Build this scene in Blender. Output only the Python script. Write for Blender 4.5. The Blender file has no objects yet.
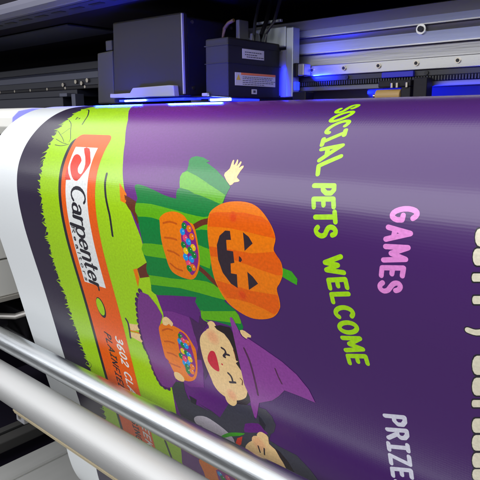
import bpy, bmesh, math, random
from mathutils import Vector, Matrix
from mathutils.geometry import delaunay_2d_cdt
random.seed(7)
SC = bpy.context.scene
COL = SC.collection
# ------------------------------------------------------------------ camera
cam = bpy.data.cameras.new('camera'); cam.sensor_width = 36.0; cam.lens = 42.556; cam.clip_start = .01; cam.clip_end = 200
co = bpy.data.objects.new('camera', cam); COL.objects.link(co)
right = Vector((0.74868634, 0.66289076, -0.00667863)); down = Vector((0.13716391, -0.16475732, -0.97675027)); fwd = Vector((-0.64857909, 0.73036351, -0.21427624))
M = Matrix((right, -down, -fwd)).transposed().to_4x4(); M.translation = Vector((0, 0, 1.2)); co.matrix_world = M
SC.camera = co
# ------------------------------------------------------------------ light and exposure
w = bpy.data.worlds.new('World'); SC.world = w; w.use_nodes = True
bgn = w.node_tree.nodes['Background']; bgn.inputs[0].default_value = (.93, .95, 1, 1); bgn.inputs[1].default_value = .30
def area(name, loc, target, sx, sy, power, col=(1, 1, 1)):
    l = bpy.data.lights.new(name, 'AREA'); l.shape = 'RECTANGLE'; l.size = sx; l.size_y = sy; l.energy = power; l.color = col
    o = bpy.data.objects.new(name, l); COL.objects.link(o); o.location = loc
    d = (Vector(target) - Vector(loc)).normalized()
    o.rotation_euler = d.to_track_quat('-Z', 'Y').to_euler(); return o
area('window_light', (-1.2, -2.5, 2.95), (-1.2, .5, 2.95), 10, 2.2, 180, (.95, .965, 1))
area('ceiling_light', (-1.2, -.6, 4.1), (-1.2, -.6, 1), 10, 4.4, 185, (.97, .97, 1))
SC.view_settings.view_transform = 'Standard'; SC.view_settings.look = 'None'; SC.view_settings.exposure = .14; SC.view_settings.gamma = 1
# ------------------------------------------------------------------ materials
MATS = {}
def mat(name, col, rough=.5, metal=0, spec=.5, emit=None, es=0, bump=0, bscale=200, var=0, vscale=6, aniso=0, coat=0, rvar=0, stretch=(1, 1, 1)):
    if name in MATS: return MATS[name]
    m = bpy.data.materials.new(name); m.use_nodes = True; nt = m.node_tree; b = nt.nodes['Principled BSDF']
    b.inputs['Base Color'].default_value = (*col, 1); b.inputs['Roughness'].default_value = rough; b.inputs['Metallic'].default_value = metal
    b.inputs['Specular IOR Level'].default_value = spec; b.inputs['Coat Weight'].default_value = coat
    if aniso: b.inputs['Anisotropic'].default_value = aniso
    if emit: b.inputs['Emission Color'].default_value = (*emit, 1); b.inputs['Emission Strength'].default_value = es
    tc = nt.nodes.new('ShaderNodeTexCoord'); mp = nt.nodes.new('ShaderNodeMapping'); nt.links.new(tc.outputs['Object'], mp.inputs[0]); mp.inputs['Scale'].default_value = stretch
    n = nt.nodes.new('ShaderNodeTexNoise'); n.inputs['Scale'].default_value = vscale; n.inputs['Detail'].default_value = 6; nt.links.new(mp.outputs[0], n.inputs['Vector'])
    if var:
        r = nt.nodes.new('ShaderNodeMix'); r.data_type = 'RGBA'
        r.inputs['A'].default_value = (*[c * (1 - var) for c in col], 1); r.inputs['B'].default_value = (*[min(1, c * (1 + var)) for c in col], 1)
        nt.links.new(n.outputs['Fac'], r.inputs['Factor']); nt.links.new(r.outputs['Result'], b.inputs['Base Color'])
    if rvar:
        mr = nt.nodes.new('ShaderNodeMapRange'); mr.inputs['From Min'].default_value = .3; mr.inputs['From Max'].default_value = .7
        mr.inputs['To Min'].default_value = max(0, rough - rvar); mr.inputs['To Max'].default_value = rough + rvar
        nt.links.new(n.outputs['Fac'], mr.inputs['Value']); nt.links.new(mr.outputs[0], b.inputs['Roughness'])
    if bump:
        n2 = nt.nodes.new('ShaderNodeTexNoise'); n2.inputs['Scale'].default_value = bscale; nt.links.new(mp.outputs[0], n2.inputs['Vector'])
        bp = nt.nodes.new('ShaderNodeBump'); bp.inputs['Strength'].default_value = bump; bp.inputs['Distance'].default_value = .001
        nt.links.new(n2.outputs['Fac'], bp.inputs['Height']); nt.links.new(bp.outputs[0], b.inputs['Normal'])
    MATS[name] = m; return m
def s2l(h):
    h = h.lstrip('#'); v = [int(h[i:i + 2], 16) / 255 for i in (0, 2, 4)]
    return tuple((c / 12.92 if c <= .04045 else ((c + .055) / 1.055) ** 2.4) for c in v)
# vinyl print: one node group gives all inks the same woven banner relief
def weave_group():
    g = bpy.data.node_groups.new('banner_weave', 'ShaderNodeTree')
    g.interface.new_socket('Normal', in_out='OUTPUT', socket_type='NodeSocketVector')
    g.interface.new_socket('Mottle', in_out='OUTPUT', socket_type='NodeSocketFloat')
    out = g.nodes.new('NodeGroupOutput'); uv = g.nodes.new('ShaderNodeUVMap'); uv.uv_map = 'sheet'
    sep = g.nodes.new('ShaderNodeSeparateXYZ'); g.links.new(uv.outputs[0], sep.inputs[0])
    wob = g.nodes.new('ShaderNodeTexNoise'); wob.inputs['Scale'].default_value = 14; wob.inputs['Detail'].default_value = 5; g.links.new(uv.outputs[0], wob.inputs['Vector'])
    def sine(axis, period, amp):
        a = g.nodes.new('ShaderNodeMath'); a.operation = 'MULTIPLY_ADD'; a.inputs[1].default_value = 2 * math.pi / period
        g.links.new(sep.outputs[axis], a.inputs[0])
        k = g.nodes.new('ShaderNodeMath'); k.operation = 'MULTIPLY'; k.inputs[1].default_value = 6; g.links.new(wob.outputs['Fac'], k.inputs[0]); g.links.new(k.outputs[0], a.inputs[2])
        s = g.nodes.new('ShaderNodeMath'); s.operation = 'SINE'; g.links.new(a.outputs[0], s.inputs[0])
        m = g.nodes.new('ShaderNodeMath'); m.operation = 'MULTIPLY'; m.inputs[1].default_value = amp; g.links.new(s.outputs[0], m.inputs[0]); return m
    a, b = sine('X', WEAVE_X, WEAVE_AX), sine('Y', WEAVE_Y, WEAVE_AY)
    ad = g.nodes.new('ShaderNodeMath'); ad.operation = 'ADD'; g.links.new(a.outputs[0], ad.inputs[0]); g.links.new(b.outputs[0], ad.inputs[1])
    fn = g.nodes.new('ShaderNodeTexNoise'); fn.inputs['Scale'].default_value = 420; fn.inputs['Detail'].default_value = 2; g.links.new(uv.outputs[0], fn.inputs['Vector'])
    ml = g.nodes.new('ShaderNodeMath'); ml.operation = 'MULTIPLY_ADD'; ml.inputs[1].default_value = .45; g.links.new(fn.outputs['Fac'], ml.inputs[0]); g.links.new(ad.outputs[0], ml.inputs[2])
    bp = g.nodes.new('ShaderNodeBump'); bp.inputs['Strength'].default_value = 1; bp.inputs['Distance'].default_value = WEAVE_D; g.links.new(ml.outputs[0], bp.inputs['Height'])
    # long soft waves of the hanging web
    n3 = g.nodes.new('ShaderNodeTexNoise'); n3.inputs['Scale'].default_value = 5; n3.inputs['Detail'].default_value = 1; g.links.new(uv.outputs[0], n3.inputs['Vector'])
    b2 = g.nodes.new('ShaderNodeBump'); b2.inputs['Strength'].default_value = 1; b2.inputs['Distance'].default_value = .0004
    g.links.new(n3.outputs['Fac'], b2.inputs['Height']); g.links.new(bp.outputs[0], b2.inputs['Normal'])
    g.links.new(b2.outputs[0], out.inputs['Normal'])
    n4 = g.nodes.new('ShaderNodeTexNoise'); n4.inputs['Scale'].default_value = 260; n4.inputs['Detail'].default_value = 3; g.links.new(uv.outputs[0], n4.inputs['Vector'])
    g.links.new(n4.outputs['Fac'], out.inputs['Mottle']); return g
WEAVE_X, WEAVE_Y, WEAVE_AX, WEAVE_AY, WEAVE_D = .0031, .0031, .9, .5, .000014
WG = weave_group()
def ink(name, col, col2=None, mottle=.10):
    m = bpy.data.materials.new('ink_' + name); m.use_nodes = True; nt = m.node_tree; b = nt.nodes['Principled BSDF']
    b.inputs['Roughness'].default_value = .22; b.inputs['Specular IOR Level'].default_value = .76
    g = nt.nodes.new('ShaderNodeGroup'); g.node_tree = WG; nt.links.new(g.outputs['Normal'], b.inputs['Normal'])
    mx = nt.nodes.new('ShaderNodeMix'); mx.data_type = 'RGBA'
    mr = nt.nodes.new('ShaderNodeMapRange'); mr.inputs['From Min'].default_value = .3; mr.inputs['From Max'].default_value = .7; nt.links.new(g.outputs['Mottle'], mr.inputs['Value'])
    nt.links.new(mr.outputs[0], mx.inputs['Factor'])
    lo = [c * (1 - mottle) for c in col]; hi = [min(1, c * (1 + mottle)) for c in col]
    mx.inputs['A'].default_value = (*lo, 1); mx.inputs['B'].default_value = (*hi, 1)
    src = mx.outputs['Result']
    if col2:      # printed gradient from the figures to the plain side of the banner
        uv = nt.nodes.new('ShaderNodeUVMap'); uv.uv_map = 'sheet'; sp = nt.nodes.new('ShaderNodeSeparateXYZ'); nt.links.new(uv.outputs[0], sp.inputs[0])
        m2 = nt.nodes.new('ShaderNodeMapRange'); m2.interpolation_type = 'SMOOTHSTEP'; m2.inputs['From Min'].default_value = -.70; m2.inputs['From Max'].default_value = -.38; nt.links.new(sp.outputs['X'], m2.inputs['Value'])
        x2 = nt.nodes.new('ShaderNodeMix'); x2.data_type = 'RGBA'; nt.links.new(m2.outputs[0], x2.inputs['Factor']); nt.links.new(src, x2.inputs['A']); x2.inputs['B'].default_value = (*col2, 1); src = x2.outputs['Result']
    nt.links.new(src, b.inputs['Base Color']); return m
INK = {k: s2l(v) for k, v in dict(navy='#30263f', lime='#a8d912', ink='#2a2730', orange_red='#f3620e', white='#eef0ee', red='#e03418',
    brown='#6a3020', orange='#f27c00', deep_orange='#ea6000', green='#078238', leaf_green='#62b40e', stem_green='#3fa51a', berry='#8a1f86', rust='#cc5a06',
    blue='#1498e4', pink='#f24a70', yellow='#f8c808', cheek0='#e85e06', cheek1='#e65408', cheek2='#e24a0c', charcoal='#332630', skin='#f6cf92',
    plum_dark='#4a2458', violet='#78308a', violet2='#7a3888', hair='#261a22', lip='#d4213c', blush0='#f6c48c', blush1='#f5bb86', blush2='#f4b280', hat='#8f4099', hat_line='#55254f',
    cat='#3e3e4b', cat_dark='#2c2b38', belly='#bcb4c0', lip_red='#e63a20', purple2='#65207c', lime_text='#a6dc12', pink_text='#e68cd6', pale_text='#d8d6e4', cream_text='#e8e0c6').items()}
INKM = {k: ink(k, v) for k, v in INK.items()}
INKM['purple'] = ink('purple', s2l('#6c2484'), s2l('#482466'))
VINYL = ink('blank_vinyl', (.84, .87, .88), mottle=.015)
M_BLACK = mat('black_paint', (.010, .009, .013), .45, spec=.25, bump=.15, var=.2)
M_DARK = mat('dark_interior', (.010, .008, .016), .7, spec=.12, var=.3)
M_SHROUD = mat('charcoal_powder_coat', (.016, .0135, .010), .52, spec=.26, bump=.12, bscale=600, var=.08)
M_GREYPL = mat('grey_plastic', (.30, .29, .28), .45, bump=.1, var=.06)
M_ALU = mat('anodised_aluminium', (.48, .475, .48), .38, metal=.85, bump=.15, bscale=90, rvar=.06, stretch=(.15, 3, 3), vscale=12)
M_ALU_SHEEN = mat('aluminium_blue_sheen', (.66, .72, 1.0), .36, metal=.45, bump=.1, bscale=90, stretch=(.15, 3, 3))  # lavender base colour paints the blue reflection on the tilted beam faces
M_RAIL = mat('ground_steel', (.52, .515, .50), .3, metal=.9, rvar=.05, stretch=(.2, 4, 4), vscale=14)
M_CHROME = mat('polished_steel', (.56, .585, .60), .33, metal=1, rvar=.08, stretch=(.5, 9, 9), vscale=22, bump=.10, bscale=90)
M_SATIN = mat('satin_aluminium', (.56, .56, .55), .5, metal=.55, bump=.12, bscale=260, rvar=.05, var=.04, stretch=(.5, 5, 5))
M_SCREW = mat('zinc_screw', (.55, .5, .42), .3, metal=1)
M_HOLE = mat('screw_socket', (.01, .01, .01), .5)
M_CREAM = mat('cream_plastic', (.62, .52, .33), .55, var=.1)
M_WHITE = mat('white_enamel', (.82, .81, .75), .4, bump=.08, var=.04)
M_FRAME = mat('brushed_frame_plate', (.42, .42, .40), .5, metal=.1, bump=.2, bscale=40, var=.18, vscale=5, stretch=(4, .5, 4))
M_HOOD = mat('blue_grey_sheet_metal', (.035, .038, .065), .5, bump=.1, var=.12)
M_LIP = mat('hood_lip_metal', (.14, .14, .20), .38, metal=.4, var=.1)
M_TAN = mat('tan_rubber', (.45, .29, .10), .5, var=.15)
M_LABEL = mat('label_paper', (.62, .62, .66), .5)
M_ORANGE = mat('warning_orange', (.85, .23, .04), .5)
M_PRINT = mat('label_print', (.08, .08, .10), .5)
M_UV = mat('uv_lamp_glow', (.1, .2, 1), .4, emit=(.006, .012, 1), es=4)
M_UVW = mat('uv_lamp_core', (.6, .8, 1), .4, emit=(.50, .72, 1), es=14)
M_BLUE_REFLECTION = mat('painted_blue_reflection', (.02, .02, .55), .4)  # blue reflection under the rail, put into the colour
M_FLOOR = mat('workshop_floor', (.07, .068, .065), .6, var=.2)
# ------------------------------------------------------------------ helpers
def link(o, parent=None):
    COL.objects.link(o)
    if parent: o.parent = parent
    return o
def tag(o, label=None, cat=None, group=None, kind=None):
    if label: o['label'] = label
    if cat: o['category'] = cat
    if group: o['group'] = group
    if kind: o['kind'] = kind
    return o
def empty(name, loc, label, cat, group=None):
    o = bpy.data.objects.new(name, None); o.empty_display_size = .05; link(o); o.location = loc
    return tag(o, label, cat, group)
def finish(name, bm, m, parent=None, smooth=False, bevel=0, seg=2):
    me = bpy.data.meshes.new(name); bmesh.ops.recalc_face_normals(bm, faces=bm.faces); bm.to_mesh(me); bm.free()
    me.materials.append(m); o = bpy.data.objects.new(name, me); link(o, parent)
    if parent: o.matrix_parent_inverse = Matrix.Translation(-Vector(parent_world(parent)))
    if smooth:
        for p in me.polygons: p.use_smooth = True
        me.set_sharp_from_angle(angle=math.radians(35))
    if bevel:
        b = o.modifiers.new('bevel', 'BEVEL'); b.width = bevel; b.segments = seg; b.limit_method = 'ANGLE'; b.angle_limit = math.radians(40); b.harden_normals = False
    return o
def parent_world(p):
    v = Vector(p.location)
    q = p.parent
    while q: v = v + Vector(q.location); q = q.parent
    return v
def box(bm, x0, x1, y0, y1, z0, z1):
    vs = [bm.verts.new(p) for p in ((x0, y0, z0), (x1, y0, z0), (x1, y1, z0), (x0, y1, z0), (x0, y0, z1), (x1, y0, z1), (x1, y1, z1), (x0, y1, z1))]
    for f in ((0, 3, 2, 1), (4, 5, 6, 7), (0, 1, 5, 4), (1, 2, 6, 5), (2, 3, 7, 6), (3, 0, 4, 7)): bm.faces.new([vs[i] for i in f])
def prism_x(bm, prof, x0, x1):      # closed outline in (y, z) swept along x
    a = [bm.verts.new((x0, y, z)) for y, z in prof]; b = [bm.verts.new((x1, y, z)) for y, z in prof]; n = len(prof)
    bm.faces.new(a); bm.faces.new(b[::-1])
    for i in range(n): bm.faces.new((a[i], b[i], b[(i + 1) % n], a[(i + 1) % n]))
def prism_y(bm, prof, y0, y1):      # closed outline in (x, z) swept along y
    a = [bm.verts.new((x, y0, z)) for x, z in prof]; b = [bm.verts.new((x, y1, z)) for x, z in prof]; n = len(prof)
    bm.faces.new(a); bm.faces.new(b[::-1])
    for i in range(n): bm.faces.new((a[i], b[i], b[(i + 1) % n], a[(i + 1) % n]))
def cyl(bm, p, q, r, n=32, r2=None, caps=True):
    p, q = Vector(p), Vector(q); d = (q - p).normalized(); u = d.orthogonal().normalized(); v = d.cross(u); r2 = r if r2 is None else r2
    A = [bm.verts.new(p + (u * math.cos(t) + v * math.sin(t)) * r) for t in [2 * math.pi * i / n for i in range(n)]]
    B = [bm.verts.new(q + (u * math.cos(t) + v * math.sin(t)) * r2) for t in [2 * math.pi * i / n for i in range(n)]]
    for i in range(n): bm.faces.new((A[i], A[(i + 1) % n], B[(i + 1) % n], B[i]))
    if caps: bm.faces.new(A[::-1]); bm.faces.new(B)
def tube_path(bm, pts, r, n=10):
    pts = [Vector(p) for p in pts]; rings = []
    for i, p in enumerate(pts):
        d = (pts[min(i + 1, len(pts) - 1)] - pts[max(i - 1, 0)]).normalized(); u = d.cross(Vector((.13, .2, 1))).normalized(); v = d.cross(u)
        rings.append([bm.verts.new(p + (u * math.cos(2 * math.pi * k / n) + v * math.sin(2 * math.pi * k / n)) * r) for k in range(n)])
    for a, b in zip(rings, rings[1:]):
        for k in range(n): bm.faces.new((a[k], a[(k + 1) % n], b[(k + 1) % n], b[k]))
    bm.faces.new(rings[0][::-1]); bm.faces.new(rings[-1])
def B(name, m, parent, *boxes, bevel=0, smooth=False):
    bm = bmesh.new()
    for b in boxes: box(bm, *b)
    return finish(name, bm, m, parent, smooth, bevel)
# ------------------------------------------------------------------ the sheet: profile (y, z), length s measured from the crown of the front roller
PTS = [(1.6, 1.222), (1.2, 1.222), (0.9, 1.222), (0.78, 1.222), (0.7, 1.2215), (0.6588, 1.22), (0.62, 1.2135), (0.5857, 1.199), (0.5568, 1.1785), (0.5309, 1.15), (0.514, 1.1176), (0.507, 1.085), (0.5068, 1.05), (0.5125, 1.005), (0.5203, 0.966), (0.543, 0.868), (0.5745, 0.7197), (0.605, 0.59), (0.623, 0.5), (0.63, 0.44), (0.6365, 0.4), (0.647, 0.36), (0.664, 0.325), (0.7, 0.29), (0.76, 0.27), (0.9, 0.26), (1.3, 0.25)]
def dense(n=12):
    Q = [Vector(p) for p in PTS]; Q = [2 * Q[0] - Q[1]] + Q + [2 * Q[-1] - Q[-2]]; out = []
    for i in range(1, len(Q) - 2):
        p0, p1, p2, p3 = Q[i - 1:i + 3]; t0 = 0; t1 = (p1 - p0).length ** .5; t2 = t1 + (p2 - p1).length ** .5; t3 = t2 + (p3 - p2).length ** .5
        for k in range(n):
            t = t1 + (t2 - t1) * k / n
            A1 = (t1 - t) / (t1 - t0) * p0 + (t - t0) / (t1 - t0) * p1; A2 = (t2 - t) / (t2 - t1) * p1 + (t - t1) / (t2 - t1) * p2; A3 = (t3 - t) / (t3 - t2) * p2 + (t - t2) / (t3 - t2) * p3
            B1 = (t2 - t) / (t2 - t0) * A1 + (t - t0) / (t2 - t0) * A2; B2 = (t3 - t) / (t3 - t1) * A2 + (t - t1) / (t3 - t1) * A3
            out.append((t2 - t) / (t2 - t1) * B1 + (t - t1) / (t2 - t1) * B2)
    out.append(Q[-2]); return out
PR = dense(); SS = [0]
for a, b in zip(PR, PR[1:]): SS.append(SS[-1] + (b - a).length)
_i = min(range(len(PR)), key=lambda i: abs(PR[i][0] - .62) + (10 if PR[i][1] < 1.1 else 0)); SS = [s - SS[_i] for s in SS]
import bisect
TN = [(PR[min(i + 1, len(PR) - 1)] - PR[max(i - 1, 0)]).normalized() for i in range(len(PR))]
TN = [sum((TN[min(max(j, 0), len(TN) - 1)] for j in range(i - 5, i + 6)), Vector((0, 0))).normalized() for i in range(len(TN))]
def prof(s):
    i = min(max(bisect.bisect_right(SS, s) - 1, 0), len(SS) - 2); k = (s - SS[i]) / (SS[i + 1] - SS[i])
    p = PR[i].lerp(PR[i + 1], k); t = TN[i].lerp(TN[i + 1], k).normalized()
    return p, Vector((0, t[1], -t[0]))
def to3d(x, s, off=0):
    p, n = prof(s); return Vector((x, p[0] + n[1] * off, p[1] + n[2] * off)), n
def sheet_mesh(name, tris, verts, offs, mi, mats, parent):
    me = bpy.data.meshes.new(name); P3 = []; N = []
    for (x, s), o in zip(verts, offs):
        p, n = to3d(x, s, o); P3.append(p); N.append(n)
    me.from_pydata(P3, [], tris)
    for m in mats: me.materials.append(m)
    uv = me.uv_layers.new(name='sheet')
    for l in me.loops: uv.data[l.index].uv = verts[l.vertex_index]
    for p, k in zip(me.polygons, mi): p.material_index = k; p.use_smooth = True
    me.normals_split_custom_set_from_vertices(N)
    o = bpy.data.objects.new(name, me); link(o, parent); return o
def s_lines(a, b):
    out = []; s = -.96
    while s < 1.6:
        if a < s < b: out.append(s)
        s += .0032 if -.06 < s < .26 else .009
    return out
def cdt_group(items):
    V = []; E = []; F = []
    def poly(q):
        if sum(a[0] * b[1] - b[0] * a[1] for a, b in zip(q, list(q[1:]) + [q[0]])) < 0: q = list(q)[::-1]
        n0 = len(V); V.extend(Vector(p) for p in q); F.append(list(range(n0, n0 + len(q))))
    for it in items:
        if it[0] == 'p': poly([(x * 1e-4, s * 1e-4) for x, s in it[1]])
        else:
            q = [Vector((x * 1e-4, s * 1e-4)) for x, s in it[1]]; r = it[2] * .5e-4
            for a, b in zip(q, q[1:]):
                d = (b - a)
                if d.length < 1e-7: continue
                d.normalize(); nrm = Vector((-d.y, d.x)) * r
                poly([a + nrm, a - nrm, b - nrm, b + nrm])
            for c in q:
                m = 10; poly([c + Vector((math.cos(2 * math.pi * (k + .37) / m), math.sin(2 * math.pi * (k + .37) / m))) * r for k in range(m)])
    xs = [v.x for v in V]; ys = [v.y for v in V]
    for s in s_lines(min(ys), max(ys)):
        n0 = len(V); V.append(Vector((min(xs) - .001, s))); V.append(Vector((max(xs) + .001, s))); E.append((n0, n0 + 1))
    r = delaunay_2d_cdt(V, E, F, 0, 1e-7)
    bb = []
    for f in F:
        q = [V[i] for i in f]; bb.append((min(p.x for p in q), max(p.x for p in q), min(p.y for p in q), max(p.y for p in q), q))
    keep = []
    for f in r[2]:
        x = sum(r[0][i].x for i in f) / 3; y = sum(r[0][i].y for i in f) / 3
        for x0, x1, y0, y1, q in bb:
            if x0 < x < x1 and y0 < y < y1:
                c = False; p = q[-1]
                for t in q:
                    if (t.y > y) != (p.y > y) and x < (p.x - t.x) * (y - t.y) / (p.y - t.y) + t.x: c = not c
                    p = t
                if c: keep.append(tuple(f)); break
    return [tuple(v) for v in r[0]], keep
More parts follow.
